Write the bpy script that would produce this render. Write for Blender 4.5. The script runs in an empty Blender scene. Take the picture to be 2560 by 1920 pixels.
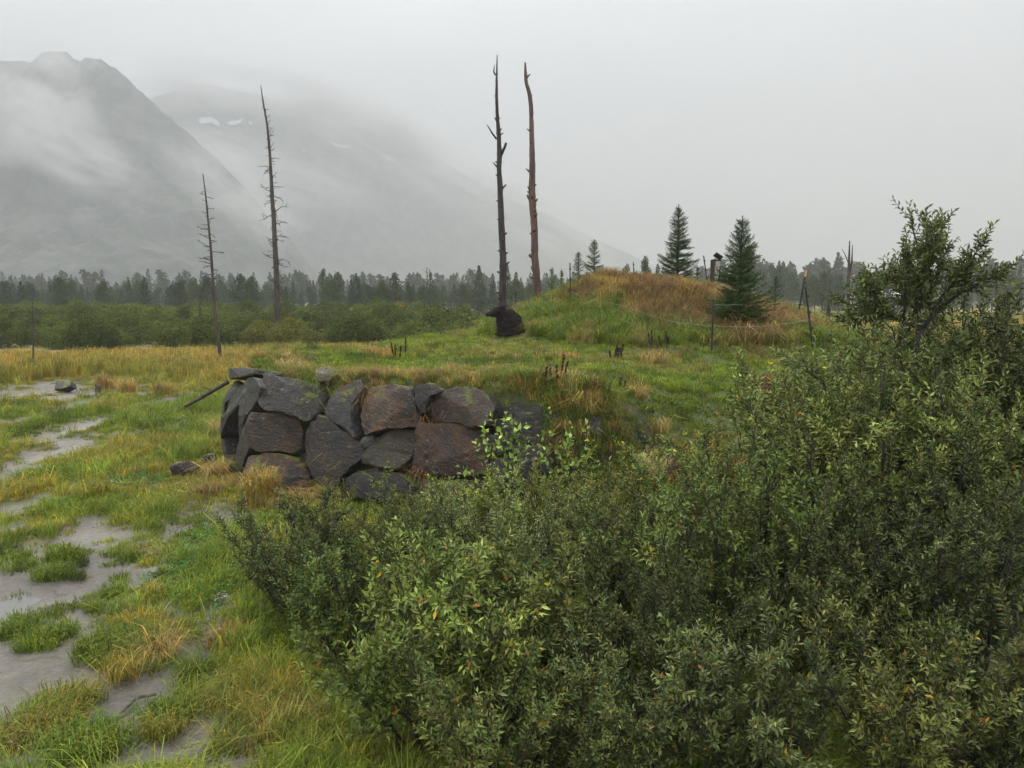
import bpy, bmesh, math, random
import numpy as np
from mathutils import Vector, Matrix, noise as mnoise

random.seed(7)
S = bpy.context.scene
COL = S.collection

# ------------------------------------------------------------------ camera
CAM_Z = 4.5
PITCH = math.radians(5.9)
FPX = 2089.0                      # focal length in pixels of the 2560 px wide photograph
cam_d = bpy.data.cameras.new('camera')
cam_d.sensor_width = 36.0
cam_d.lens = 36.0 * FPX / 2560.0
cam_d.clip_start = 0.05
cam_d.clip_end = 12000
cam = bpy.data.objects.new('camera', cam_d)
cam.location = (0, 0, CAM_Z)
cam.rotation_euler = (math.pi / 2 - PITCH, 0, 0)
COL.objects.link(cam)
S.camera = cam

# ------------------------------------------------------------------ world, sun, exposure
SUN_EL, SUN_AZ = math.radians(58), math.radians(-35)
w = bpy.data.worlds.new('World'); S.world = w; w.use_nodes = True
nt = w.node_tree; nt.nodes.clear()
out = nt.nodes.new('ShaderNodeOutputWorld'); bg = nt.nodes.new('ShaderNodeBackground')
sky = nt.nodes.new('ShaderNodeTexSky'); sky.sky_type = 'NISHITA'; sky.sun_disc = False
sky.sun_elevation = SUN_EL; sky.sun_rotation = SUN_AZ; sky.air_density = 1.0; sky.dust_density = 4.0
hs = nt.nodes.new('ShaderNodeHueSaturation'); hs.inputs['Saturation'].default_value = 0.12
nt.links.new(sky.outputs[0], hs.inputs['Color'])
# an even overcast layer: the standard overcast sky, three times brighter overhead than at the horizon
tc = nt.nodes.new('ShaderNodeTexCoord'); sx = nt.nodes.new('ShaderNodeSeparateXYZ')
nt.links.new(tc.outputs['Generated'], sx.inputs[0])
mr = nt.nodes.new('ShaderNodeMapRange'); mr.inputs['From Min'].default_value = 0.0; mr.inputs['From Max'].default_value = 1.0
mr.inputs['To Min'].default_value = 5.2; mr.inputs['To Max'].default_value = 21.0
nt.links.new(sx.outputs['Z'], mr.inputs['Value'])
# soft cloud structure in the overcast layer, all round the sky
mpw = nt.nodes.new('ShaderNodeMapping'); mpw.inputs['Scale'].default_value = (1, 1, 2.2); nt.links.new(tc.outputs['Generated'], mpw.inputs[0])
cn = nt.nodes.new('ShaderNodeTexNoise'); cn.inputs['Scale'].default_value = 2.1; cn.inputs['Detail'].default_value = 4; cn.inputs['Roughness'].default_value = 0.5; nt.links.new(mpw.outputs[0], cn.inputs['Vector'])
cr = nt.nodes.new('ShaderNodeMapRange'); cr.inputs['From Min'].default_value = 0.3; cr.inputs['From Max'].default_value = 0.7; cr.inputs['To Min'].default_value = 0.80; cr.inputs['To Max'].default_value = 1.2; nt.links.new(cn.outputs[0], cr.inputs[0])
cmul = nt.nodes.new('ShaderNodeMath'); cmul.operation = 'MULTIPLY'; nt.links.new(mr.outputs[0], cmul.inputs[0]); nt.links.new(cr.outputs[0], cmul.inputs[1])
cm = nt.nodes.new('ShaderNodeCombineXYZ')
for i, k in enumerate((0.985, 1.0, 1.012)):
    m_ = nt.nodes.new('ShaderNodeMath'); m_.operation = 'MULTIPLY'; m_.inputs[1].default_value = k
    nt.links.new(cmul.outputs[0], m_.inputs[0]); nt.links.new(m_.outputs[0], cm.inputs[i])
mx = nt.nodes.new('ShaderNodeMix'); mx.data_type = 'RGBA'; mx.inputs['Factor'].default_value = 0.85
nt.links.new(hs.outputs[0], mx.inputs['A']); nt.links.new(cm.outputs[0], mx.inputs['B'])
nt.links.new(mx.outputs['Result'], bg.inputs['Color']); bg.inputs['Strength'].default_value = 0.105
nt.links.new(bg.outputs[0], out.inputs['Surface'])
w.cycles.sampling_method = 'MANUAL'; w.cycles.sample_map_resolution = 256

sun_d = bpy.data.lights.new('sun', 'SUN'); sun_d.energy = 1.5; sun_d.angle = math.radians(70); sun_d.color = (1, 0.97, 0.93)
sun = bpy.data.objects.new('sun', sun_d); COL.objects.link(sun)
sdir = Vector((math.sin(SUN_AZ) * math.cos(SUN_EL), math.cos(SUN_AZ) * math.cos(SUN_EL), math.sin(SUN_EL)))
sun.rotation_euler = sdir.to_track_quat('Z', 'Y').to_euler(); sun.location = (0, 0, 60)

S.view_settings.view_transform = 'Standard'; S.view_settings.look = 'None'
S.view_settings.gamma = 1; S.view_settings.exposure = 0.66; S.view_settings.use_curve_mapping = False
S.render.engine = 'CYCLES'
cy = S.cycles
cy.max_bounces = 4; cy.diffuse_bounces = 1; cy.glossy_bounces = 2; cy.transmission_bounces = 3
cy.transparent_max_bounces = 8; cy.volume_bounces = 1
cy.use_adaptive_sampling = True; cy.adaptive_threshold = 0.02
cy.use_denoising = True
try:
    cy.denoiser = 'OPENIMAGEDENOISE'; cy.denoising_prefilter = 'ACCURATE'
    cy.denoising_input_passes = 'RGB_ALBEDO_NORMAL'
except Exception:
    pass

# ------------------------------------------------------------------ helpers
def ray(px, py):
    u = (px - 1280) / FPX; v = (960 - py) / FPX
    c, s = math.cos(PITCH), math.sin(PITCH)
    return np.array([u, c + v * s, -s + v * c])
ORG = np.array([0, 0, CAM_Z])
def atd(px, py, d):
    r = ray(px, py); return ORG + r * (d / r[1])
def atz(px, py, z=0.0):
    r = ray(px, py); return ORG + r * ((z - CAM_Z) / r[2])

def hash2(ix, iy, seed):
    h = (ix.astype(np.int64) * 374761393 + iy.astype(np.int64) * 668265263 + seed * 974711) & 0xFFFFFFFF
    h = ((h ^ (h >> 13)) * 1274126177) & 0xFFFFFFFF
    h = h ^ (h >> 16)
    return (h & 0xFFFF) / 65535.0
def vnoise(x, y, seed=0):
    x = np.asarray(x, float); y = np.asarray(y, float)
    ix, iy = np.floor(x), np.floor(y); fx, fy = x - ix, y - iy
    fx = fx * fx * (3 - 2 * fx); fy = fy * fy * (3 - 2 * fy)
    a, b = hash2(ix, iy, seed), hash2(ix + 1, iy, seed)
    c, d = hash2(ix, iy + 1, seed), hash2(ix + 1, iy + 1, seed)
    return (a + (b - a) * fx) * (1 - fy) + (c + (d - c) * fx) * fy
def fbm(x, y, scale, octs=4, seed=0):          # about -0.5 .. 0.5
    t = 0; amp = 0.5; f = 1.0 / scale
    for o in range(octs):
        t = t + amp * (vnoise(x * f, y * f, seed + o * 17) - 0.5); f *= 2.03; amp *= 0.55
    return t
def sstep(a, b, x):
    t = np.clip((x - a) / (b - a), 0, 1); return t * t * (3 - 2 * t)

def mesh_np(name, verts, tris=None, quads=None, col=None, smooth=False):
    me = bpy.data.meshes.new(name)
    verts = np.asarray(verts, np.float32).reshape(-1, 3)
    ti = np.zeros((0, 3), np.int32) if tris is None or len(tris) == 0 else np.asarray(tris, np.int32)
    qi = np.zeros((0, 4), np.int32) if quads is None or len(quads) == 0 else np.asarray(quads, np.int32)
    me.vertices.add(len(verts)); me.vertices.foreach_set('co', verts.ravel())
    nl = ti.size + qi.size
    me.loops.add(nl); me.loops.foreach_set('vertex_index', np.concatenate([ti.ravel(), qi.ravel()]))
    npoly = len(ti) + len(qi)
    me.polygons.add(npoly)
    tot = np.concatenate([np.full(len(ti), 3), np.full(len(qi), 4)]).astype(np.int32)
    st = np.concatenate([[0], np.cumsum(tot)[:-1]]).astype(np.int32) if npoly else np.zeros(0, np.int32)
    me.polygons.foreach_set('loop_start', st)
    me.polygons.foreach_set('use_smooth', np.full(npoly, smooth))
    if col is not None:
        a = me.attributes.new('tint', 'FLOAT_COLOR', 'POINT')
        c = np.ones((len(verts), 4), np.float32); c[:, :3] = col
        a.data.foreach_set('color', c.ravel())
    me.update(calc_edges=True); me.validate()
    return me

def obj(name, me, mat=None, parent=None, loc=None):
    o = bpy.data.objects.new(name, me); COL.objects.link(o)
    if mat is not None and me is not None and len(me.materials) == 0: me.materials.append(mat)
    if parent is not None: o.parent = parent
    if loc is not None: o.location = loc
    return o
def empty(name, loc=(0, 0, 0), rz=0.0):
    o = bpy.data.objects.new(name, None); COL.objects.link(o); o.location = loc; o.rotation_euler = (0, 0, rz)
    o.empty_display_size = 0.2
    return o
def tag(o, label=None, cat=None, group=None, kind=None):
    if label: o['label'] = label
    if cat: o['category'] = cat
    if group: o['group'] = group
    if kind: o['kind'] = kind
    return o
def dup(o, loc, rz=0.0, sc=1.0, color=None):
    r = o.copy(); COL.objects.link(r); r.location = loc; r.rotation_euler = (0, 0, rz); r.scale = (sc, sc, sc)
    if color is not None: r.color = color
    for ch in list(o.children):
        c = ch.copy(); COL.objects.link(c); c.parent = r
        if color is not None: c.color = color
    return r
def place(o, loc, rz=0.0, sc=1.0, color=None):
    o.location = loc; o.rotation_euler = (0, 0, rz); o.scale = (sc,) * 3
    if color is not None:
        o.color = color
        for c in o.children: c.color = color
    return o

class MB:
    """collects vertices and faces of one mesh"""
    def __init__(s): s.v = []; s.t = []; s.q = []; s.c = []; s.n = 0
    def add(s, v, t=None, q=None, col=None):
        v = np.asarray(v, float).reshape(-1, 3)
        if t is not None and len(t): s.t.append(np.asarray(t, int) + s.n)
        if q is not None and len(q): s.q.append(np.asarray(q, int) + s.n)
        s.v.append(v)
        if col is not None: s.c.append(np.broadcast_to(np.asarray(col, float), v.shape))
        s.n += len(v)
    def tube(s, pts, rad, k=5, col=None, cap=True, wob=0.0, rng=None):
        pts = np.asarray(pts, float); n = len(pts)
        rad = np.broadcast_to(np.asarray(rad, float), (n,))
        tan = np.gradient(pts, axis=0); tan /= (np.linalg.norm(tan, axis=1, keepdims=True) + 1e-9)
        ref = np.array([0.31, 0.9, 0.2]) if abs(tan[0][2]) > 0.8 else np.array([0, 0, 1.0])
        e1 = np.cross(tan, ref); e1 /= (np.linalg.norm(e1, axis=1, keepdims=True) + 1e-9)
        e2 = np.cross(tan, e1)
        a = np.arange(k) * 2 * math.pi / k
        R = rad[:, None]
        if wob and rng is not None: R = R * (1 + rng.uniform(-wob, wob, (n, k)))
        v = pts[:, None, :] + (np.cos(a)[None, :] * R)[..., None] * e1[:, None, :] + (np.sin(a)[None, :] * R)[..., None] * e2[:, None, :]
        i = np.arange(n - 1)[:, None] * k; j = np.arange(k)[None, :]; j2 = (j + 1) % k
        q = np.stack([i + j, i + j2, i + k + j2, i + k + j], -1).reshape(-1, 4)
        v = v.reshape(-1, 3); t = []
        if cap:
            v = np.vstack([v, pts[-1:], pts[:1]]); b = (n - 1) * k
            t = [[b + x, b + (x + 1) % k, n * k] for x in range(k)] + [[(x + 1) % k, x, n * k + 1] for x in range(k)]
        s.add(v, t, q, col)
    def box(s, c, size, rot=None, col=None):
        x, y, z = [h / 2 for h in size]
        v = np.array([[-x, -y, -z], [x, -y, -z], [x, y, -z], [-x, y, -z], [-x, -y, z], [x, -y, z], [x, y, z], [-x, y, z]])
        if rot is not None: v = v @ np.array(rot).T
        s.add(v + np.asarray(c), None, [[0, 3, 2, 1], [4, 5, 6, 7], [0, 1, 5, 4], [1, 2, 6, 5], [2, 3, 7, 6], [3, 0, 4, 7]], col)
    def mesh(s, name, smooth=False):
        v = np.vstack(s.v); t = np.vstack(s.t) if s.t else None; q = np.vstack(s.q) if s.q else None
        return mesh_np(name, v, t, q, np.vstack(s.c) if s.c else None, smooth)

# ------------------------------------------------------------------ materials
def new_mat(name):
    m = bpy.data.materials.new(name); m.use_nodes = True; n = m.node_tree; n.nodes.clear()
    o = n.nodes.new('ShaderNodeOutputMaterial'); p = n.nodes.new('ShaderNodeBsdfPrincipled')
    n.links.new(p.outputs[0], o.inputs['Surface'])
    return m, n, p, o
def N(n, typ, **kw):
    x = n.nodes.new(typ)
    for k, v in kw.items():
        if k in x.inputs: x.inputs[k].default_value = v
        else: setattr(x, k, v)
    return x
def mixc(n, fac, a, b, blend='MIX'):
    m = n.nodes.new('ShaderNodeMix'); m.data_type = 'RGBA'; m.blend_type = blend
    for key, val in (('Factor', fac), ('A', a), ('B', b)):
        s = m.inputs[key]
        if key != 'Factor': s = [i for i in m.inputs if i.name == key and i.type == 'RGBA'][0]
        if hasattr(val, 'is_output'): n.links.new(val, s)
        else: s.default_value = val if not isinstance(val, tuple) or len(val) == 4 else (*val, 1)
    return [o for o in m.outputs if o.type == 'RGBA'][0]
def ramp(n, src, p0, p1, c0=(0, 0, 0, 1), c1=(1, 1, 1, 1)):
    r = n.nodes.new('ShaderNodeValToRGB'); e = r.color_ramp.elements
    e[0].position = p0; e[0].color = c0; e[1].position = p1; e[1].color = c1
    n.links.new(src, r.inputs[0]); return r.outputs[0]
def nz(n, vec, scale, detail=4, rough=0.6, typ='ShaderNodeTexNoise'):
    t = n.nodes.new(typ); t.inputs['Scale'].default_value = scale
    if 'Detail' in t.inputs: t.inputs['Detail'].default_value = detail
    if 'Roughness' in t.inputs: t.inputs['Roughness'].default_value = rough
    if vec is not None: n.links.new(vec, t.inputs['Vector'])
    return t.outputs[0]
def bump(n, p, h, dist, strength=1.0):
    b = n.nodes.new('ShaderNodeBump'); b.inputs['Distance'].default_value = dist; b.inputs['Strength'].default_value = strength
    n.links.new(h, b.inputs['Height']); n.links.new(b.outputs[0], p.inputs['Normal'])

def leaf_mat(name, rough=0.38, trans=0.22, underside=(1.5, 1.5, 1.7), use_obj=True, attr='tint', inst=False, spec=0.5, vari=0.0):
    m, n, p, o = new_mat(name)
    a = n.nodes.new('ShaderNodeAttribute'); a.attribute_name = attr
    if inst: a.attribute_type = 'INSTANCER'
    c = a.outputs['Color']
    if inst:
        b = n.nodes.new('ShaderNodeAttribute'); b.attribute_name = 'blade'
        c = mixc(n, 1.0, c, b.outputs['Color'], 'MULTIPLY')
    if use_obj:
        oi = n.nodes.new('ShaderNodeObjectInfo'); c = mixc(n, 1.0, c, oi.outputs['Color'], 'MULTIPLY')
    if underside is not None:
        g = n.nodes.new('ShaderNodeNewGeometry')
        c = mixc(n, g.outputs['Backfacing'], c, mixc(n, 1.0, c, (*underside, 1), 'MULTIPLY'))
    n.links.new(c, p.inputs['Base Color']); p.inputs['Roughness'].default_value = rough
    p.inputs['Specular IOR Level'].default_value = spec
    t = n.nodes.new('ShaderNodeBsdfTranslucent'); n.links.new(c, t.inputs['Color'])
    ms = n.nodes.new('ShaderNodeMixShader'); ms.inputs[0].default_value = trans
    n.links.new(p.outputs[0], ms.inputs[1]); n.links.new(t.outputs[0], ms.inputs[2]); n.links.new(ms.outputs[0], o.inputs['Surface'])
    return m
M_LEAF = leaf_mat('willow_leaf', rough=0.36, trans=0.12, underside=(1.25, 1.28, 1.3), spec=0.22)
M_FAR_LEAF = leaf_mat('far_leaf', rough=0.7, underside=None, spec=0.08)
M_NEEDLE = leaf_mat('needles', rough=0.6, trans=0.1, underside=None, spec=0.12)
M_BLADE = leaf_mat('grass_blade', rough=0.5, trans=0.25, underside=None, use_obj=False, inst=True, spec=0.12)

def bark_mat(name, c0, c1, scale=6.0, rough=0.8, stretch=0.15):
    m, n, p, o = new_mat(name)
    tcn = n.nodes.new('ShaderNodeTexCoord'); mp = n.nodes.new('ShaderNodeMapping'); mp.inputs['Scale'].default_value = (1, 1, stretch)
    n.links.new(tcn.outputs['Object'], mp.inputs[0])
    f = nz(n, mp.outputs[0], scale, 6, 0.7)
    n.links.new(mixc(n, ramp(n, f, 0.35, 0.65), c0, c1), p.inputs['Base Color']); p.inputs['Roughness'].default_value = rough
    bump(n, p, nz(n, mp.outputs[0], scale * 4, 5, 0.7), 0.04, 0.9)
    return m
M_TWIG = bark_mat('willow_bark', (0.010, 0.008, 0.007, 1), (0.036, 0.029, 0.024, 1), 10)
M_SNAGDARK = bark_mat('charred_bark', (0.006, 0.005, 0.005, 1), (0.058, 0.047, 0.042, 1), 7)
M_SNAGRED = bark_mat('barkless_red_wood', (0.026, 0.014, 0.010, 1), (0.13, 0.070, 0.048, 1), 5, 0.6)
M_SNAGGREY = bark_mat('weathered_bark', (0.018, 0.014, 0.011, 1), (0.085, 0.066, 0.050, 1), 6)
M_DRIFT = bark_mat('driftwood', (0.03, 0.025, 0.02, 1), (0.20, 0.16, 0.12, 1), 9)
M_POST = bark_mat('stained_timber', (0.035, 0.018, 0.011, 1), (0.07, 0.035, 0.02, 1), 8)

def plain(name, c, rough=0.6, metal=0.0):
    m, n, p, o = new_mat(name)
    tcn = n.nodes.new('ShaderNodeTexCoord')
    f = nz(n, tcn.outputs['Object'], 12, 5)
    n.links.new(mixc(n, f, tuple(x * 0.7 for x in c) + (1,), tuple(min(1, x * 1.25) for x in c) + (1,)), p.inputs['Base Color'])
    p.inputs['Roughness'].default_value = rough; p.inputs['Metallic'].default_value = metal
    return m
M_STEEL = plain('dark_steel', (0.03, 0.026, 0.024), 0.55, 0.3)
M_WIRE = plain('pale_rope', (0.26, 0.28, 0.24), 0.6)
M_PANEL = plain('solar_glass', (0.012, 0.013, 0.017), 0.15)
M_BOXGREY = plain('grey_box', (0.3, 0.29, 0.27), 0.6)
M_ORANGE = plain('orange_cap', (0.55, 0.28, 0.16), 0.5)
M_ROOF = plain('white_metal_roof', (0.72, 0.74, 0.75), 0.5)
M_SIDING = plain('siding', (0.25, 0.24, 0.22), 0.7)
M_STALK = plain('dry_seed_head', (0.045, 0.018, 0.011), 0.8)

def stone_mat():
    m, n, p, o = new_mat('wet_slate')
    tcn = n.nodes.new('ShaderNodeTexCoord'); oi = n.nodes.new('ShaderNodeObjectInfo'); g = n.nodes.new('ShaderNodeNewGeometry')
    # each stone has its bedding turned its own way
    rr = n.nodes.new('ShaderNodeVectorRotate'); rr.rotation_type = 'AXIS_ANGLE'; rr.inputs['Axis'].default_value = (0.45, -0.85, 0.25)
    ml = n.nodes.new('ShaderNodeMath'); ml.operation = 'MULTIPLY_ADD'; ml.inputs[1].default_value = 1.5; ml.inputs[2].default_value = -0.55
    n.links.new(oi.outputs['Random'], ml.inputs[0]); n.links.new(ml.outputs[0], rr.inputs['Angle']); n.links.new(tcn.outputs['Object'], rr.inputs['Vector'])
    mp = n.nodes.new('ShaderNodeMapping'); mp.inputs['Scale'].default_value = (1.1, 1.1, 2.6); n.links.new(rr.outputs[0], mp.inputs[0])
    add = n.nodes.new('ShaderNodeVectorMath'); add.operation = 'ADD'
    sc = n.nodes.new('ShaderNodeVectorMath'); sc.operation = 'SCALE'; sc.inputs[0].default_value = (31, 17, 23); n.links.new(oi.outputs['Random'], sc.inputs['Scale'])
    n.links.new(mp.outputs[0], add.inputs[0]); n.links.new(sc.outputs[0], add.inputs[1])
    strata = nz(n, add.outputs[0], 2.4, 9, 0.72)
    add2 = n.nodes.new('ShaderNodeVectorMath'); add2.operation = 'ADD'; n.links.new(tcn.outputs['Object'], add2.inputs[0]); n.links.new(sc.outputs[0], add2.inputs[1])
    blot = nz(n, add2.outputs[0], 2.2, 6, 0.65)
    fine = nz(n, add2.outputs[0], 26, 6, 0.7)
    base = mixc(n, ramp(n, strata, 0.3, 0.7), mixc(n, 1.0, oi.outputs['Color'], (0.08, 0.08, 0.081, 1), 'MULTIPLY'), mixc(n, 1.0, oi.outputs['Color'], (0.72, 0.68, 0.62, 1), 'MULTIPLY'))
    # rust stain, amount kept in the stone's own alpha
    rs = n.nodes.new('ShaderNodeMath'); rs.operation = 'MULTIPLY'; n.links.new(ramp(n, blot, 0.40, 0.62), rs.inputs[0]); n.links.new(oi.outputs['Alpha'], rs.inputs[1])
    base = mixc(n, rs.outputs[0], base, mixc(n, strata, (0.034, 0.018, 0.010, 1), (0.19, 0.090, 0.030, 1)))
    # pale mineral flecks
    fl = ramp(n, nz(n, add.outputs[0], 8, 4, 0.6), 0.63, 0.70)
    base = mixc(n, fl, base, (0.22, 0.21, 0.20, 1))
    # moss on up-facing ledges
    sp = n.nodes.new('ShaderNodeSeparateXYZ'); n.links.new(g.outputs['Normal'], sp.inputs[0])
    mu = n.nodes.new('ShaderNodeMath'); mu.operation = 'MULTIPLY_ADD'; mu.inputs[1].default_value = 0.30; n.links.new(sp.outputs['Z'], mu.inputs[0]); n.links.new(blot, mu.inputs[2])
    ms = ramp(n, mu.outputs[0], 0.745, 0.79)
    base = mixc(n, ms, base, mixc(n, fine, (0.04, 0.06, 0.008, 1), (0.16, 0.20, 0.015, 1)))
    n.links.new(base, p.inputs['Base Color'])
    rg = n.nodes.new('ShaderNodeMapRange'); rg.inputs['From Min'].default_value = 0.35; rg.inputs['From Max'].default_value = 0.65; rg.inputs['To Min'].default_value = 0.14; rg.inputs['To Max'].default_value = 0.62; n.links.new(fine, rg.inputs[0]); n.links.new(rg.outputs[0], p.inputs['Roughness'])
    hm = n.nodes.new('ShaderNodeMath'); hm.operation = 'ADD'; n.links.new(strata, hm.inputs[0])
    h2 = n.nodes.new('ShaderNodeMath'); h2.operation = 'MULTIPLY'; h2.inputs[1].default_value = 0.35; n.links.new(fine, h2.inputs[0]); n.links.new(h2.outputs[0], hm.inputs[1])
    vo = n.nodes.new('ShaderNodeTexVoronoi'); vo.feature = 'DISTANCE_TO_EDGE'; vo.inputs['Scale'].default_value = 2.6; n.links.new(add.outputs[0], vo.inputs['Vector'])
    ck = ramp(n, vo.outputs['Distance'], 0.0, 0.05); h3 = n.nodes.new('ShaderNodeMath'); h3.operation = 'MULTIPLY_ADD'; h3.inputs[1].default_value = 0.09; n.links.new(ck, h3.inputs[0]); n.links.new(hm.outputs[0], h3.inputs[2])
    bump(n, p, h3.outputs[0], 0.10, 1.0)
    return m
M_STONE = stone_mat()

# ------------------------------------------------------------------ terrain
A = np.array([-6.15, 19.2]); B = np.array([-0.5, 15.9]); Cc = np.array([-7.35, 21.1]); D = np.array([3.3, 13.9])
PLAT = np.array([A, B, D, [6.0, 13.4], [9.5, 14.5], [13.5, 19], [16.5, 26], [16.5, 35], [11, 42], [4, 47], [-1.5, 46], [-4.2, 43], [-6.2, 39.5], [-9.8, 35.5], [-9.9, 31], [-8.8, 25], Cc])
WALLPL = np.array([[-8.8, 25], Cc, A, B, [2.4, 14.4]])
def seg_dist(x, y, a, b):
    ab = b - a; t = np.clip(((x - a[0]) * ab[0] + (y - a[1]) * ab[1]) / (ab @ ab), 0, 1)
    return np.hypot(x - a[0] - t * ab[0], y - a[1] - t * ab[1])
def poly_sd(x, y, P):
    d = np.full(np.shape(x), 1e9); ins = np.zeros(np.shape(x), bool)
    for i in range(len(P)):
        a, b = P[i], P[(i + 1) % len(P)]
        d = np.minimum(d, seg_dist(x, y, a, b))
        c = ((a[1] > y) != (b[1] > y))
        with np.errstate(divide='ignore', invalid='ignore'):
            xx = (b[0] - a[0]) * (y - a[1]) / (b[1] - a[1] + 1e-12) + a[0]
        ins ^= c & (x < xx)
    return np.where(ins, d, -d)
def wall_d(x, y):
    d = np.full(np.shape(x), 1e9)
    for i in range(len(WALLPL) - 1): d = np.minimum(d, seg_dist(x, y, WALLPL[i], WALLPL[i + 1]))
    return d

# bare mud and puddles: (x, y, rx, ry) in photograph pixels, turned into ellipses on the ground
_z4 = [(240, 690, 330, 190), (250, 1120, 300, 140), (760, 1290, 260, 110), (420, 560, 200, 90), (620, 590, 260, 90), (120, 1080, 330, 150), (1000, 1060, 130, 190), (1130, 820, 70, 70), (720, 1200, 330, 80),
       (560, 1380, 240, 120), (1080, 1350, 100, 130), (1000, 1510, 180, 100), (680, 1560, 300, 110), (60, 70, 90, 40), (20, 300, 80, 90),
       (480, 350, 70, 40), (1080, 265, 60, 30), (400, 460, 90, 50), (890, 850, 60, 40), (130, 1560, 160, 120), (30, 1330, 100, 140), (1250, 1600, 120, 80)]
_z3 = [(120, 1055, 230, 70), (480, 1310, 90, 60), (460, 1440, 160, 80), (470, 1170, 60, 60), (830, 1040, 80, 25), (1245, 1090, 70, 30),
       (1090, 1045, 50, 20), (100, 1590, 110, 30), (1020, 1140, 50, 25), (1300, 1260, 40, 40), (470, 1080, 100, 30), (560, 1130, 60, 25)]
MUD = []
for (u, v, a, b) in [(u * .4643, 1150 + v * .4643, a * .4643, b * .4643) for u, v, a, b in _z4] + [(u * .3617, 600 + v * .3617, a * .3617, b * .3617) for u, v, a, b in _z3]:
    c = atz(u, v); n_, f_ = atz(u, v + b), atz(u, v - b)
    MUD.append((c[0], c[1], 1.45 * a * c[1] / FPX, 1.5 * abs(f_[1] - n_[1]) / 2))
def mud(x, y):
    m = np.full(np.shape(x), -3.0)
    for cx, cy_, rx, ry in MUD:
        m = np.maximum(m, 1 - np.hypot((x - cx) / rx, (y - cy_) / ry))
    m = np.maximum(m, -1.5)
    extra = 0.52 * sstep(25, 15, y) * sstep(-2.5, -5.5, x + 0.12 * (y - 9)) - 0.85 + 2.1 * fbm(x, y * 0.6, 1.5, 3, 9)
    return np.maximum(m, np.minimum(extra, 0.25)) + 1.0 * fbm(x, y, 0.7, 5, 5) + 0.12

def zone(x, y):
    sd = poly_sd(x, y, PLAT); wd = wall_d(x, y)
    wdt = 0.9 + 4.2 * np.maximum(sstep(1.8, 6, wd), sstep(1.2, 4.2, x) * (y < 24))
    r = sstep(0.35, 0.35 + wdt, sd)
    return sd, wd, r
def hump(x, y):
    sxx = np.where(x < 4.2, 3.9, 7.4)
    h = 2.25 * np.exp(-((x - 4.2) / sxx) ** 2 - ((y - 32.3) / np.where(y < 32.3, 5.4, 3.9)) ** 2)
    return h + 0.75 * np.exp(-((x - 1.5) / 1.7) ** 2 - ((y - 39) / 2.6) ** 2)
def terrain(x, y):
    x = np.asarray(x, float); y = np.asarray(y, float)
    sd, wd, r = zone(x, y)
    near = 1 - sstep(60, 110, np.hypot(x, y))
    marsh = 0.05 + near * (0.16 * fbm(x, y, 3.0, 4, 1) + 0.05 * fbm(x, y, 0.5, 3, 2)) - 0.11 * sstep(-0.12, 0.22, mud(x, y)) * near
    top = 2.75 + 0.008 * (y - 20) + 0.34 * fbm(x, y, 4.0, 4, 3) + 0.30 * fbm(x, y, 0.9, 3, 4)
    top = top - 0.11 * np.clip(x - 1.5, 0, 20) * (1 - sstep(20, 27, y)) - 0.05 * np.clip(x - 8, 0, 20)
    return marsh * (1 - r) + r * top + hump(x, y) * sstep(0, 2.5, sd) * (1 + 0.35 * fbm(x, y, 2.5, 3, 8))
def H(x, y): return float(terrain(np.array([x]), np.array([y]))[0])
_T = np.concatenate([np.linspace(4, 60, 2800), np.linspace(60, 600, 2700)])
def ground_at(px, py):
    r = ray(px, py); p = ORG[None] + r[None] * (_T / r[1])[:, None]
    z = terrain(p[:, 0], p[:, 1]); k = np.argmax(p[:, 2] < z)
    return np.array([p[k, 0], p[k, 1], z[k]]) if p[k, 2] < z[k] else p[-1]

def axis(lo, hi, step, far, grow=1.22):
    a = list(np.arange(lo, hi + 1e-6, step)); s = step
    while a[-1] < far: s *= grow; a.append(a[-1] + s)
    b = []; s = step; x = lo
    while x > -far: s *= grow; x -= s; b.append(x)
    return np.array(b[::-1] + a)
gx = axis(-22, 17, 0.16, 4800); gy = axis(5, 47, 0.16, 4800)
gy = gy[gy > -60]
GX, GY = np.meshgrid(gx, gy)
GZ = terrain(GX, GY)
nx, ny = len(gx), len(gy)
ii = (np.arange(ny - 1)[:, None] * nx + np.arange(nx - 1)[None]).ravel()
quads = np.stack([ii, ii + 1, ii + nx + 1, ii + nx], -1)
sd_, wd_, r_ = zone(GX, GY); md_ = mud(GX, GY) * (1 - sstep(60, 75, GY)) - 3 * (GY > 60)
hp_ = hump(GX, GY)
n1 = fbm(GX, GY, 2.2, 4, 21); n2 = fbm(GX, GY, 9, 3, 22)
def lerp(a, b, t): return a + (b - a) * t[..., None]
gc = np.zeros(GX.shape + (3,)) + np.array([0.06, 0.075, 0.024])
gc = lerp(gc, np.array([0.13, 0.12, 0.045]), np.clip(0.5 + n1 * 2.5, 0, 1))
gc = lerp(gc, np.array([0.25, 0.185, 0.06]), sstep(38, 52, GY) * (1 - r_) * np.clip(0.7 + n2 * 3, 0, 1))
fieldn = fbm(GX, GY, 26, 4, 33)
gc = lerp(gc, np.array([0.26, 0.205, 0.075]), sstep(55, 75, GY) * sstep(-10, 5, GX))
gc = lerp(gc, np.array([0.12, 0.15, 0.045]), sstep(55, 75, GY) * sstep(-10, 5, GX) * np.clip(0.5 + fieldn * 5 + 0.5 * sstep(135, 95, GY), 0, 1) * 0.85)
gc = lerp(gc, np.array([0.10, 0.12, 0.04]), sstep(75, 120, GY) * (1 - sstep(-60, -10, GX)) * 0.7)
gc = lerp(gc, np.array([0.06, 0.08, 0.022]), r_ * (hp_ < 0.4))
gc = lerp(gc, np.array([0.075, 0.065, 0.026]), sstep(0.3, 0.8, hp_) * r_)
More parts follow.
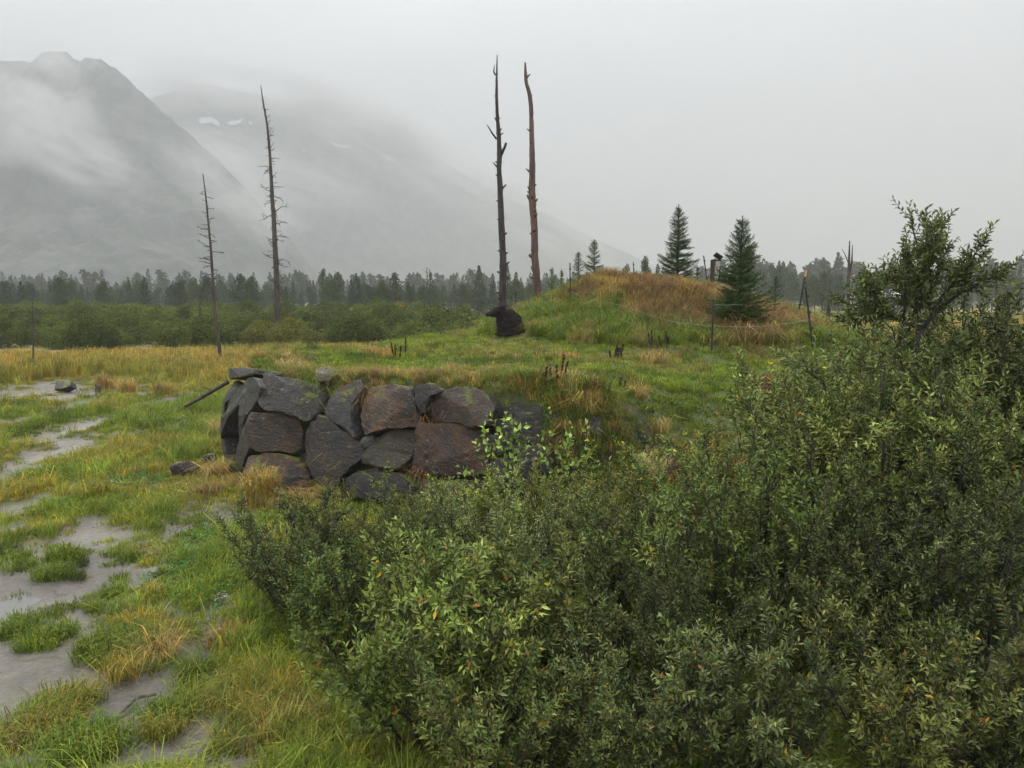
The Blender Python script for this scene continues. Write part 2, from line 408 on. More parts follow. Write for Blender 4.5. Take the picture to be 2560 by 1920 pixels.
gc = lerp(gc, np.array([0.035, 0.026, 0.016]), sstep(0.1, 0.4, r_) * (1 - sstep(0.5, 0.95, r_)) * (wd_ < 2.5))
mudw = sstep(-0.03, 0.12, md_) * (1 - r_)
gc = lerp(gc, lerp(np.zeros(GX.shape + (3,)) + np.array([0.085, 0.076, 0.064]), np.array([0.175, 0.158, 0.138]), np.clip(0.5 + 2.2 * fbm(GX, GY * 0.5, 1.1, 4, 41), 0, 1)), mudw)
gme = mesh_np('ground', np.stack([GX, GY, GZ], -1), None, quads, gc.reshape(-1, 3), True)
wa = gme.attributes.new('wet', 'FLOAT', 'POINT'); wa.data.foreach_set('value', mudw.ravel().astype(np.float32))

def ground_mat():
    m, n, p, o = new_mat('marsh_soil')
    a = n.nodes.new('ShaderNodeAttribute'); a.attribute_name = 'tint'
    wt = n.nodes.new('ShaderNodeAttribute'); wt.attribute_name = 'wet'
    g = n.nodes.new('ShaderNodeNewGeometry')
    f = nz(n, g.outputs['Position'], 3.0, 8, 0.65); f2 = nz(n, g.outputs['Position'], 14, 6, 0.7)
    c = mixc(n, 1.0, a.outputs['Color'], ramp(n, f, 0.3, 0.7, (0.62, 0.62, 0.64, 1), (1.35, 1.3, 1.2, 1)), 'MULTIPLY')
    c = mixc(n, 1.0, c, ramp(n, f2, 0.32, 0.6, (0.7, 0.7, 0.68, 1), (1.15, 1.15, 1.15, 1)), 'MULTIPLY')
    n.links.new(c, p.inputs['Base Color'])
    mr_ = n.nodes.new('ShaderNodeMapRange'); mr_.inputs['From Min'].default_value = 0.35; mr_.inputs['From Max'].default_value = 0.62
    mr_.inputs['To Min'].default_value = 0.22; mr_.inputs['To Max'].default_value = 0.75; n.links.new(f, mr_.inputs[0])
    mr2 = n.nodes.new('ShaderNodeMix'); mr2.data_type = 'FLOAT'; n.links.new(wt.outputs['Fac'], mr2.inputs[0]); mr2.inputs[2].default_value = 0.9; n.links.new(mr_.outputs[0], mr2.inputs[3])
    n.links.new(mr2.outputs[0], p.inputs['Roughness'])
    bump(n, p, f2, 0.02, 0.6)
    return m
ground = tag(obj('ground', gme, ground_mat()), 'marshy ground of grey mud and soil with a raised earth mound', 'ground', kind='structure')

def water_mat():
    m, n, p, o = new_mat('silty_water')
    p.inputs['Base Color'].default_value = (0.13, 0.125, 0.115, 1); p.inputs['Roughness'].default_value = 0.06
    g = n.nodes.new('ShaderNodeNewGeometry'); bump(n, p, nz(n, g.outputs['Position'], 6, 3), 0.004, 0.4)
    return m
M_WATER = water_mat()
pv = [[-40, 4, -0.098], [2, 4, -0.098], [2, 60, -0.098], [-40, 60, -0.098]]
tag(obj('puddle_water', mesh_np('puddle_water', pv, None, [[0, 1, 2, 3]]), M_WATER), 'shallow silty water standing in the low mud', 'puddle', kind='structure')
pv = [[-75, 372, 0.09], [6, 372, 0.09], [16, 402, 0.09], [-90, 404, 0.09]]
tag(obj('lake_water', mesh_np('lake_water', pv, None, [[0, 1, 2, 3]]), M_WATER), 'thin bright strip of lake beyond the shrub belt', 'lake', kind='structure')
c0 = atz(2290, 866); pv = [[c0[0] - 3.5, c0[1] - 5, 0.09], [c0[0] + 2.5, c0[1] - 5, 0.09], [c0[0] + 5, c0[1] + 4, 0.09], [c0[0] - 3, c0[1] + 5, 0.09]]
tag(obj('pond_water', mesh_np('pond_water', pv, None, [[0, 1, 2, 3]]), M_WATER), 'pale pond water glimpsed behind the small leafy tree', 'pond', kind='structure')

# ------------------------------------------------------------------ mountains
def mountain_mat():
    m, n, p, o = new_mat('mountain_side')
    g = n.nodes.new('ShaderNodeNewGeometry')
    f = nz(n, g.outputs['Position'], 0.02, 8, 0.65)
    n.links.new(mixc(n, ramp(n, f, 0.4, 0.62), (0.022, 0.032, 0.022, 1), (0.12, 0.125, 0.11, 1)), p.inputs['Base Color'])
    p.inputs['Roughness'].default_value = 0.95
    bump(n, p, nz(n, g.outputs['Position'], 0.05, 8, 0.7), 8, 1.0)
    return m
M_MTN = mountain_mat()
M_SNOW = plain('old_snow', (0.5, 0.5, 0.51), 0.8)
def mountain(name, ridge, D0, D1, run, label, seed):
    ridge = np.array(ridge, float)
    u = np.linspace(ridge[0, 0], ridge[-1, 0], 240); yy = np.interp(u, ridge[:, 0], ridge[:, 1])
    dd = np.linspace(D0, D1, len(u))
    crest = np.array([atd(a, b, c) for a, b, c in zip(u, yy, dd)])
    crest[:, 2] += 10 * fbm(u, u * 0, 18, 4, seed)
    vs = np.concatenate([np.linspace(-0.35, 0, 8)[:-1], np.linspace(0, 1, 70)])
    P = np.zeros((len(vs), len(u), 3))
    for k, v in enumerate(vs):
        f = (1 - abs(v)) ** 1.25 if v >= 0 else 1 + 1.4 * v
        g = np.sin(min(1, abs(v) * 1.0) * math.pi) ** 0.8
        xx = crest[:, 0] + (-crest[:, 0] * 0.02) * v
        P[k, :, 0] = xx
        P[k, :, 1] = crest[:, 1] - v * run + 170 * g * (fbm(xx, np.full_like(xx, v * 260), 120, 5, seed + 3))
        P[k, :, 2] = crest[:, 2] * f - 4 * v + 70 * g * (0.25 - np.abs(fbm(xx + v * 90, np.full_like(xx, v * 210), 90, 5, seed + 5)) * 2.2)
    n0, n1_ = len(u), len(vs)
    i = (np.arange(n1_ - 1)[:, None] * n0 + np.arange(n0 - 1)[None]).ravel()
    q = np.stack([i, i + n0, i + n0 + 1, i + 1], -1)
    o = tag(obj(name, mesh_np(name, P, None, q, None, True), M_MTN), label, 'mountain', kind='structure')
    return o, P
R1 = [(-330, 190), (-120, 170), (0, 150), (75, 155), (99, 137), (139, 127), (169, 132), (199, 155), (219, 145), (249, 147), (298, 179), (338, 219), (378, 252), (448, 314), (522, 378), (622, 478), (700, 577), (746, 652), (790, 738)]
R2 = [(200, 320), (300, 270), (378, 244), (423, 232), (477, 219), (527, 210), (597, 229), (671, 244), (746, 284), (816, 306), (885, 314), (945, 334), (1019, 349), (1069, 378), (1160, 436), (1273, 498), (1389, 544), (1447, 579), (1562, 631), (1678, 683), (1800, 738)]
mtn1, P1 = mountain('mountain', R1, 1850, 1850, 850, 'nearer misty mountain with a rounded double summit at left', 31)
mtn2, P2 = mountain('mountain', R2, 2500, 4600, 1150, 'farther pale mountain ridge with snow patches sloping to the right', 57)
# snow patches lie in the gullies of the farther ridge
from mathutils.bvhtree import BVHTree
bv = BVHTree.FromPolygons([tuple(v) for v in P2.reshape(-1, 3)], [tuple(p.vertices) for p in mtn2.data.polygons])
def snow(pts):
    c = np.mean(pts, axis=0); loops = [[c]] + [[c + (np.array(p) - c) * s for p in pts] for s in (0.5, 1.0)]
    v = []
    for L in loops:
        for p in L:
            r = Vector(ray(*p)).normalized(); h = bv.ray_cast(Vector(ORG), r)
            if h[0] is None: return
            v.append(h[0] - r * 14.0 + Vector((0, 0, 2.0)))
    n = len(pts); f = [(0, 1 + i, 1 + (i + 1) % n) for i in range(n)] 
    q = [(1 + i, 1 + n + i, 1 + n + (i + 1) % n, 1 + (i + 1) % n) for i in range(n)]
    me = mesh_np('snow_patch', np.array([tuple(x) for x in v]), f, q, None, True)
    obj('snow_patch', me, M_SNOW, mtn2)
def s1(l): return [(u * .4973, 80 + v * .4973) for u, v in l]
for P_ in [[(1000, 440), (1020, 432), (1060, 430), (1090, 445), (1107, 468), (1095, 478), (1075, 462), (1045, 458), (1005, 465)],
           [(1140, 465), (1165, 447), (1190, 448), (1222, 437), (1205, 462), (1180, 472), (1150, 470)], [(1250, 452), (1268, 455), (1265, 468), (1252, 466)],
           [(1136, 672), (1150, 645), (1155, 622), (1168, 622), (1165, 645), (1152, 665), (1142, 678)],
           [(1660, 555), (1690, 562), (1720, 572), (1750, 570), (1765, 585), (1720, 585), (1680, 575)],
           [(1920, 628), (1950, 620), (1975, 640), (2000, 650), (1990, 658), (1955, 648)], [(2030, 640), (2050, 645), (2045, 662), (2032, 660)],
           [(1085, 500), (1110, 503), (1105, 515), (1088, 513)], [(1520, 592), (1540, 595), (1535, 601), (1522, 600)]]:
    snow(s1(P_))

# ------------------------------------------------------------------ haze
mh = bpy.data.materials.new('haze'); mh.use_nodes = True; hn = mh.node_tree; hn.nodes.clear()
ho = hn.nodes.new('ShaderNodeOutputMaterial'); hv = hn.nodes.new('ShaderNodeVolumePrincipled')
HAZE = 0.00046
hv.inputs['Color'].default_value = (0.70, 0.72, 0.745, 1); hv.inputs['Density'].default_value = HAZE; hv.inputs['Anisotropy'].default_value = 0.0
hn.links.new(hv.outputs[0], ho.inputs['Volume'])
mb = MB(); mb.box((0, 2610, 649), (10000, 5460, 1300))
hz = tag(obj('haze', mb.mesh('haze'), mh), 'pale rain haze filling the valley air', 'haze', kind='stuff')
for v in hz.data.vertices: pass

# ------------------------------------------------------------------ rock wall
def wplane(a, b, tilt):
    d = np.array([b[0] - a[0], b[1] - a[1]]); d /= np.linalg.norm(d)
    nh = np.array([d[1], -d[0]])
    if nh @ np.array([0.3, -1]) < 0: nh = -nh
    t = math.radians(tilt)
    return np.array([a[0], a[1], 0.0]), np.array([nh[0] * math.cos(t), nh[1] * math.cos(t), math.sin(t)])
PL_F = wplane(A, B, 14); PL_R = wplane(B, D, 22)
_pl = wplane(A, Cc, 10); nl = _pl[1].copy()
if nl[0] > 0: nl[:2] *= -1
PL_L = (_pl[0], nl)
rs = np.random.RandomState(11)
def stone(poly, plane, parent, color, rust, depth=0.9, bulge=0.10, name='stone', rough=1.0):
    p0, nrm = plane
    P3 = []
    for (u, v) in poly:
        r = ray(u, v); t = ((p0 - ORG) @ nrm) / (r @ nrm); P3.append(ORG + r * t)
    P3 = np.array(P3); c = P3.mean(0)
    e1 = np.cross([0, 0, 1.0], nrm); e1 /= np.linalg.norm(e1); e2 = np.cross(nrm, e1)
    q = np.stack([(P3 - c) @ e1, (P3 - c) @ e2], -1)
    # corner-cut and resample
    out = []
    for i in range(len(q)):
        a, b, d = q[i - 1], q[i], q[(i + 1) % len(q)]
        out.append(b + (a - b) * min(0.2, 0.03 / (np.linalg.norm(a - b) + 1e-6))); out.append(b + (d - b) * min(0.2, 0.03 / (np.linalg.norm(d - b) + 1e-6)))
        if np.linalg.norm(d - b) > 0.35: out.append((b + d) / 2 + rs.normal(0, 0.015, 2))
    q = np.array(out); n = len(q)
    tilt = rs.uniform(-0.14, 0.14, 2)
    size = math.sqrt(np.ptp(q[:, 0]) * np.ptp(q[:, 1])); b_ = bulge * min(1, size / 0.8)
    rings = [(0.84, -depth), (1.0, -depth * 0.5), (1.015, -0.05), (1.0, 0.01), (0.965, b_ * 0.6), (0.68, b_ * 0.9), (0.34, b_)]
    crease = (rs.normal(0, 1, 2), rs.uniform(-0.1, 0.15), rs.uniform(0.1, 0.4)); crease = (crease[0] / np.linalg.norm(crease[0]), crease[1], crease[2])
    V = []
    for s, wv in rings:
        for k in range(n):
            pt = q[k] * s
            V.append(c + pt[0] * e1 + pt[1] * e2 + nrm * (wv + ((pt @ tilt - crease[2] * max(0, pt @ crease[0] - crease[1])) if wv > -0.3 else 0)))
    V.append(c + nrm * b_); V.append(c - nrm * depth)
    V = np.array(V) - c
    bm = bmesh.new(); bvs = [bm.verts.new(v) for v in V]
    for r in range(len(rings) - 1):
        for k in range(n): bm.faces.new((bvs[r * n + k], bvs[r * n + (k + 1) % n], bvs[(r + 1) * n + (k + 1) % n], bvs[(r + 1) * n + k]))
    L = (len(rings) - 1) * n
    for k in range(n):
        bm.faces.new((bvs[L + k], bvs[L + (k + 1) % n], bvs[-2])); bm.faces.new((bvs[(k + 1) % n], bvs[k], bvs[-1]))
    bmesh.ops.recalc_face_normals(bm, faces=bm.faces)
    ed = [e for e in bm.edges if e.calc_length() > 0.09]
    bmesh.ops.subdivide_edges(bm, edges=ed, cuts=1, use_grid_fill=True)
    ed = [e for e in bm.edges if e.calc_length() > 0.11]
    bmesh.ops.subdivide_edges(bm, edges=ed, cuts=1, use_grid_fill=True)
    bmesh.ops.triangulate(bm, faces=[f for f in bm.faces if len(f.verts) > 4])
    bm.normal_update()
    off = Vector((rs.uniform(0, 50), rs.uniform(0, 50), rs.uniform(0, 50)))
    tl = rs.uniform(-0.5, 0.9)
    for v in bm.verts:
        co = v.co + off
        lay = co.z * math.cos(tl) + (co.x * 0.8 - co.y * 0.5) * math.sin(tl)
        d = 0.016 * mnoise.noise(co * 1.9) + 0.020 * mnoise.noise(co * 7.0)
        # ledges following the bedding
        d += 0.032 * mnoise.noise(Vector((co.x * 0.7, co.y * 0.7, lay * 9.0)))
        d += 0.03 * (abs(mnoise.noise(co * 3.1)) - 0.3)
        v.co += v.normal * d * rough
    # broken faces: flat cuts across the outer side
    for _ in range(4):
        a_ = rs.uniform(0, 2 * math.pi); cn_ = nrm + (e1 * math.cos(a_) + e2 * math.sin(a_)) * rs.uniform(0.15, 0.55); cn_ = Vector(cn_ / np.linalg.norm(cn_))
        mxd = max(v.co.dot(cn_) for v in bm.verts); lim = mxd - rs.uniform(0.04, 0.12) * min(1.2, size)
        for v in bm.verts:
            k = v.co.dot(cn_)
            if k > lim: v.co -= cn_ * (k - lim) * 0.97
    me = bpy.data.meshes.new(name); bm.to_mesh(me); bm.free(); me.materials.append(M_STONE)
    o = bpy.data.objects.new(name, me); COL.objects.link(o); o.location = c; o.color = (*color, rust)
    if parent is not None: o.parent = parent
    return o
def zr1(l): return [(500 + u * .3617, 850 + v * .3617) for u, v in l]
def zr8(l): return [(1200 + u * .3165, 930 + v * .3165) for u, v in l]
wall = tag(empty('boulder_wall'), 'retaining wall of large dark wet boulders holding up the grassy mound', 'rock wall')
SL, BR, TN, RD, GY_ = (0.052, 0.052, 0.053), (0.066, 0.050, 0.040), (0.092, 0.080, 0.054), (0.074, 0.046, 0.040), (0.13, 0.13, 0.132)
FRONT = [
 ([(440, 240), (560, 245), (780, 290), (812, 400), (800, 500), (740, 565), (640, 520), (480, 490), (400, 440), (420, 340)], SL, 0.22),
 ([(370, 505), (600, 500), (650, 560), (662, 640), (640, 750), (590, 785), (430, 770), (330, 740), (340, 600)], BR, 0.45),
 ([(330, 800), (420, 785), (620, 800), (680, 860), (722, 950), (700, 1075), (520, 1130), (330, 1100), (310, 950)], BR, 0.95),
 ([(820, 515), (880, 540), (1060, 670), (1145, 760), (1100, 830), (960, 940), (880, 1050), (830, 1055), (740, 930), (685, 760), (690, 650), (740, 580)], SL, 0.18),
 ([(1040, 255), (1095, 310), (1070, 370), (1050, 450), (1060, 560), (1090, 690), (980, 600), (850, 510), (870, 420), (930, 340)], (0.07, 0.07, 0.076), 0.0),
 ([(1130, 330), (1260, 305), (1390, 305), (1450, 345), (1480, 450), (1495, 590), (1400, 605), (1230, 640), (1150, 655), (1115, 560), (1100, 420)], BR, 1.0),
 ([(1450, 310), (1620, 300), (1680, 350), (1600, 390), (1560, 450), (1550, 505), (1500, 505), (1470, 400)], (0.035, 0.032, 0.032), 0.1),
 ([(1640, 355), (1740, 330), (1870, 330), (1990, 400), (2030, 470), (1990, 590), (1900, 600), (1780, 575), (1560, 545), (1550, 470), (1590, 400)], (0.085, 0.078, 0.070), 0.45),
 ([(1280, 605), (1460, 620), (1470, 680), (1440, 800), (1370, 890), (1250, 880), (1115, 850), (1125, 790), (1200, 690)], TN, 0.0),
 ([(1490, 560), (1600, 580), (1690, 570), (1820, 590), (1960, 630), (1992, 700), (1980, 820), (1960, 930), (1800, 930), (1600, 935), (1430, 920), (1450, 820), (1470, 720)], RD, 0.5),
 ([(1000, 960), (1090, 905), (1220, 890), (1350, 910), (1440, 960), (1480, 1020), (1450, 1110), (1200, 1110), (1000, 1050)], (0.045, 0.042, 0.042), 0.0),
 ([(1110, 690), (1150, 650), (1190, 660), (1200, 700), (1150, 750), (1110, 730)], GY_, 0.0),
 ([(2000, 650), (2090, 660), (2140, 740), (2060, 800), (2000, 770)], SL, 0.1),
 ([(1500, 950), (1700, 960), (1960, 960), (1980, 1080), (1750, 1130), (1500, 1100)], RD, 0.2),
 ([(710, 1060), (820, 1070), (1000, 1080), (980, 1150), (720, 1140)], SL, 0.1),
 ([(2010, 820), (2190, 800), (2290, 900), (2260, 1060), (2020, 1050)], SL, 0.1),
]
for pl, c, r in FRONT: stone(zr1(pl), PL_F, wall, c, r)
LEFT = [
 [(350, 290), (405, 265), (425, 330), (375, 470), (265, 620), (185, 770), (165, 700), (220, 560)],
 [(310, 290), (345, 282), (290, 400), (220, 540), (165, 690), (160, 600), (230, 430)],
 [(240, 330), (300, 240), (322, 280), (230, 420), (170, 560), (175, 450)],
 [(150, 380), (200, 280), (240, 320), (180, 440), (150, 570), (135, 480)],
 [(195, 200), (320, 190), (320, 230), (250, 262), (190, 272)],
 [(140, 560), (165, 600), (168, 720), (165, 870), (138, 740)],
 [(370, 505), (345, 600), (330, 745), (240, 900), (190, 830), (205, 740), (260, 610)],
 [(165, 860), (195, 830), (235, 900), (245, 965), (200, 970)],
 [(240, 960), (315, 900), (325, 1070), (265, 1040)],
]
LC = [GY_, SL, (0.09, 0.088, 0.085), SL, BR, SL, (0.075, 0.068, 0.055), BR, SL]
for pl, c in zip(LEFT, LC): stone(zr1(pl), PL_L, wall, c, 0.1, depth=0.6, bulge=0.06, rough=0.8)
stone(zr1([(430, 232), (480, 200), (560, 232), (520, 262), (440, 262)]), (PL_F[0] + np.array([0.25, 0.5, 0]), PL_F[1]), wall, (0.09, 0.092, 0.1), 0)
RIGHT = [([(90, 180), (240, 170), (330, 250), (600, 300), (640, 400), (600, 540), (400, 560), (200, 500), (90, 440)], (0.075, 0.075, 0.08), 0.1),
         ([(640, 200), (780, 230), (900, 350), (965, 430), (930, 495), (830, 460), (720, 350)], (0.10, 0.098, 0.105), 0.1),
         ([(1160, 440), (1240, 420), (1310, 470), (1290, 550), (1180, 570)], (0.10, 0.105, 0.115), 0.0),
         ([(590, 480), (720, 450), (800, 470), (720, 570), (600, 570)], (0.06, 0.06, 0.065), 0.0),
         ([(230, 580), (560, 590), (570, 880), (240, 860)], SL, 0.2)]
for i_, (pl, c, r) in enumerate(RIGHT):
    poly = zr8(pl); plane = PL_R
    if i_ in (1, 2, 3):                      # half buried in the bank
        pm = np.mean(np.array(poly), axis=0); plane = (ground_at(*pm) - PL_R[1] * 0.02, np.array([-0.40, -0.72, 0.57]))
    stone(poly, plane, wall, c, r)
# loose boulders
def loose(px, py, size, flat, color, label, name='boulder', z=None, seed=0, yaw=0.0, rust=0.1, group=None):
    g = ground_at(px, py) if z is None else np.array(z)
    bm = bmesh.new(); bmesh.ops.create_icosphere(bm, subdivisions=4, radius=1.0)
    rr = np.random.RandomState(seed + 5); off = Vector(rr.uniform(0, 40, 3))
    cuts = [(Vector(rr.normal(0, 1, 3)).normalized(), rr.uniform(0.55, 0.85)) for _ in range(11)]
    for v in bm.verts:
        for nn, dd in cuts:
            k = v.co.dot(nn)
            if k > dd: v.co -= nn * (k - dd)
        v.co += v.co.normalized() * (0.10 * mnoise.noise(v.co * 1.5 + off) + 0.03 * mnoise.noise(v.co * 6 + off))
        v.co = Vector((v.co.x * size[0], v.co.y * size[1], v.co.z * size[2]))
    zmin = min(v.co.z for v in bm.verts)
    for v in bm.verts: v.co.z -= zmin * 0.75
    me = bpy.data.meshes.new(name); bm.to_mesh(me); bm.free(); me.materials.append(M_STONE)
    o = bpy.data.objects.new(name, me); COL.objects.link(o); o.location = g; o.rotation_euler = (0, 0, yaw); o.color = (*color, rust)
    return tag(o, label, 'boulder', group)
loose(818, 962, (0.40, 0.28, 0.26), 0, (0.30, 0.27, 0.225), 'pale tan boulder perched on the top edge of the rock wall', seed=3, yaw=0.5, rust=0.0)
loose(463, 1190, (0.36, 0.30, 0.24), 0, (0.075, 0.058, 0.055), 'brown boulder lying in grass left of the rock wall corner', seed=4, yaw=0.2, rust=0.25)
loose(520, 1160, (0.24, 0.22, 0.19), 0, (0.05, 0.05, 0.055), 'small dark boulder wedged between brown boulder and rock wall', seed=6, yaw=1.2)
loose(163, 978, (0.55, 0.42, 0.36), 0, (0.12, 0.105, 0.085), 'mud coloured boulder beside the pond at far left', seed=8, yaw=0.4)
loose(757, 1892, (0.055, 0.06, 0.05), 0, (0.055, 0.06, 0.068), 'small dark grey stone in grass at the bottom edge', name='stone_block', seed=9)
loose(397, 1226, (0.10, 0.08, 0.05), 0, (0.2, 0.2, 0.2), 'small pale stone in short grass below the brown boulder', name='stone_block', seed=10)
loose(472, 1312, (0.06, 0.05, 0.04), 0, (0.14, 0.13, 0.14), 'small grey pebble on the grass above the clover patch', name='stone_block', seed=12)

# ------------------------------------------------------------------ snags (dead standing trunks)
def px_path(pts, d, wob=0.0, rng=None):
    out = []
    for i, (u, v) in enumerate(pts):
        p = atd(u, v, d)
        if rng is not None and wob: p = p + np.array([0, rng.normal(0, wob), 0])
        out.append(p)
    return np.array(out)
def resample(P, w, n):
    s = np.concatenate([[0], np.cumsum(np.linalg.norm(np.diff(P, axis=0), axis=1))]); t = np.linspace(0, s[-1], n)
    # smooth interpolation of each coordinate
    Q = np.stack([np.interp(t, s, P[:, k]) for k in range(3)], -1); ww = np.interp(t, s, w)
    for _ in range(2): Q[1:-1] = 0.25 * Q[:-2] + 0.5 * Q[1:-1] + 0.25 * Q[2:]
    return Q, ww
def snag(name, pts, widths, d, mat, label, rng, stubs=(), nknob=0, sink=0.35):
    P = px_path(pts, d); W = np.array(widths) * d / FPX / 2
    base = P[-1].copy(); base[2] = min(base[2], H(base[0], base[1])) - sink
    P = np.vstack([P, base]); W = np.append(W, W[-1] * 1.12)
    Q, ww = resample(P, W, 90)
    root = empty(name, (Q[-1][0], Q[-1][1], Q[-1][2] + sink)); o0 = np.array(root.location)
    mb = MB(); mb.tube(Q - o0, ww * (1 + 0.10 * np.array([mnoise.noise(Vector((q[2] * 2.3, d, 0))) for q in Q])), 12, wob=0.07, rng=rng)
    for _ in range(nknob):
        k = rng.randint(6, 84); a = rng.uniform(0, 2 * math.pi); r = ww[k]
        dr = np.array([math.cos(a), math.sin(a), rng.uniform(0.1, 0.9)]); L = r * rng.uniform(1.3, 2.2)
        p = Q[k] - o0
        mb.tube([p, p + dr * L * 0.65, p + dr * L], [r * 0.5, r * 0.34, r * 0.10], 6, wob=0.15, rng=rng)
    tag(root, label, 'dead tree', 'dead standing trunks')
    obj('trunk', mb.mesh(name + '_trunk', True), mat, root)
    for st, wds in stubs:
        p = px_path(st, d); p = p + np.array([0, rng.uniform(-0.1, 0.1), 0]) * np.linspace(0, 1, len(p))[:, None]
        b = MB(); b.tube(p - o0, np.array(wds) * d / FPX / 2, 7, wob=0.1, rng=rng); obj('branch', b.mesh('branch', True), mat, root)
    return root, Q, ww, o0
def r4(l): return [(1180 + u * .205, 120 + v * .205) for u, v in l]
def r5(l): return [(1180 + u * .2412, 450 + v * .2412) for u, v in l]
rg = np.random.RandomState(5)
snag('burnt_snag', [(1243, 137), (1241.5, 198), (1241.5, 247), (1243.5, 294), (1247, 335), (1248.7, 386), (1247.7, 427), (1250, 464), (1252, 522), (1255, 595), (1257.7, 643), (1257, 691), (1256.7, 771), (1256.7, 800)],
     [2, 5.5, 7.5, 8.5, 10.5, 12, 12, 13.5, 15, 16, 17, 17.5, 18, 18.5], 39.0, M_SNAGDARK, 'tall blackened bare trunk rising directly behind the bear', rg,
     [(r4([(298, 1110), (240, 1030), (205, 970), (175, 930)]), [5, 4, 3, 1]), (r4([(340, 1330), (375, 1260), (400, 1210), (415, 1158)]), [10, 8, 6.5, 6]),
      (r4([(305, 1450), (275, 1415), (250, 1388)]), [5, 3, 1]), (r4([(350, 1055), (370, 1045), (390, 1033)]), [4, 2.5, 0.8]), (r4([(285, 330), (265, 290), (273, 205)]), [4, 4, 1]),
      (r5([(300, 110), (325, 75), (352, 45)]), [7, 5, 3.5]), (r5([(335, 780), (355, 760), (372, 750)]), [7, 5, 3]), (r4([(300, 870), (285, 858), (266, 852)]), [5, 3, 0.8])], 34)
snag('red_snag', [(1312.8, 156), (1314, 187), (1315, 208), (1323.5, 231), (1327.6, 263), (1328.6, 304), (1329.6, 356), (1330.7, 407), (1330.7, 448), (1329.5, 464), (1330.7, 510), (1335.6, 558), (1336.8, 607), (1336.8, 643), (1340.4, 679), (1344, 727), (1347.6, 764), (1344, 795)],
     [4, 8, 9, 10, 10.5, 11, 12.5, 15.5, 16, 17, 17, 17, 17.5, 18, 18.5, 19, 21, 22], 37.6, M_SNAGRED, 'tall reddish barkless trunk with a crooked top, right of the bear', rg,
     [(r4([(665, 370), (690, 335), (712, 315)]), [5, 4, 2]), (r4([(700, 1010), (685, 1000), (668, 990)]), [4, 3, 2]), (r5([(610, 210), (585, 180), (568, 155)]), [9, 7, 3]),
      (r5([(655, 225), (668, 210), (678, 195)]), [7, 5, 3]), (r5([(630, 800), (605, 785), (592, 775)]), [9, 8, 6]), (r5([(640, 950), (625, 915), (612, 893)]), [8, 6, 2]), (r5([(660, 1350), (645, 1335), (635, 1322)]), [9, 7, 4])], 34)
def twiggy(root, Q, ww, o0, n, lo, hi, Lf, rng, mat, kink=0.35):
    zs = Q[:, 2]; z0, z1 = zs.min(), zs.max()
    for i in range(n):
        t = lo + (hi - lo) * (i + rng.uniform(0, 1)) / n
        k = int(np.argmin(np.abs(zs - (z0 + t * (z1 - z0)))))
        a = rng.uniform(0, 2 * math.pi); L = Lf(t) * rng.uniform(0.35, 1.15)
        d = np.array([math.cos(a), math.sin(a), rng.uniform(-0.15, 0.25)]); p = Q[k] - o0; P = [p]
        m = 5
        for j in range(m):
            d = d + rng.normal(0, kink, 3) * np.array([0.7, 0.7, 0.9]); d /= np.linalg.norm(d); p = p + d * L / m; P.append(p)
        r0 = max(0.02, min(ww[k] * 0.4, 0.018 + L * 0.02))
        b = MB(); b.tube(P, np.linspace(r0, 0.012, m + 1), 5)
        if L > 0.35:
            for _ in range(rng.randint(1, 4)):
                q0 = np.array(P[rng.randint(2, m)]); dd = d + rng.normal(0, 0.7, 3); dd /= np.linalg.norm(dd); l2 = L * rng.uniform(0.2, 0.45)
                b.tube([q0, q0 + dd * l2 * 0.5 + rng.normal(0, 0.03, 3), q0 + dd * l2], [r0 * 0.6, r0 * 0.45, 0.005], 4)
        obj('branch', b.mesh('branch', True), mat, root)
g2 = ground_at(694, 866)
t2 = snag('branchy_snag', [(652, 214), (655.8, 243), (661.3, 276), (666.7, 304), (671, 341), (675.4, 395), (677.6, 439), (680.8, 504), (684, 540), (687, 605), (690.6, 670), (691.7, 735), (693.8, 800), (696, 861)],
     [1.6, 3, 4, 4.8, 5.6, 6.8, 8, 9.5, 10.5, 12, 13, 13.8, 14.5, 15.5], g2[1], M_SNAGGREY, 'tallest dead spruce at left with many short bare branches', rg, nknob=20)
twiggy(*t2, 105, 0.08, 0.97, lambda t: 0.2 + 1.25 * min(1, (1 - t) * 2.4) * (0.45 + 0.55 * min(1, t / 0.3)), rg, M_SNAGGREY)
t1 = snag('branchy_snag', [(507, 434), (511.5, 467), (515.8, 504), (519, 540), (522, 568), (526.7, 616), (531, 681), (533, 724), (538.6, 790), (545, 844), (551.6, 898), (555, 926)],
     [2, 3, 3.8, 4.6, 5, 5.8, 6.5, 7, 7.6, 8.4, 9.6, 10.5], atz(555, 926)[1], M_SNAGGREY, 'leaning shorter dead spruce with thin side twigs, left of the tallest', rg, nknob=12)
twiggy(*t1, 44, 0.38, 0.93, lambda t: 0.15 + 0.7 * (1 - abs(t - 0.6) * 1.8), rg, M_SNAGGREY, 0.15)
t3 = snag('thin_snag', [(82, 742), (81, 800), (83, 860), (84, 938)], [1.2, 3, 4, 5], atz(84, 938)[1], M_SNAGGREY, 'slender grey dead stem standing alone at far left', rg, nknob=4)
twiggy(*t3, 14, 0.55, 0.98, lambda t: 0.9, rg, M_SNAGGREY, 0.3)
snag('thin_snag', [(499, 738), (500, 760), (501, 800)], [3, 4.5, 5.5], 72.0, M_SNAGGREY, 'short broken dead stem rising from shrubs left of the leaning snag', rg, nknob=3)
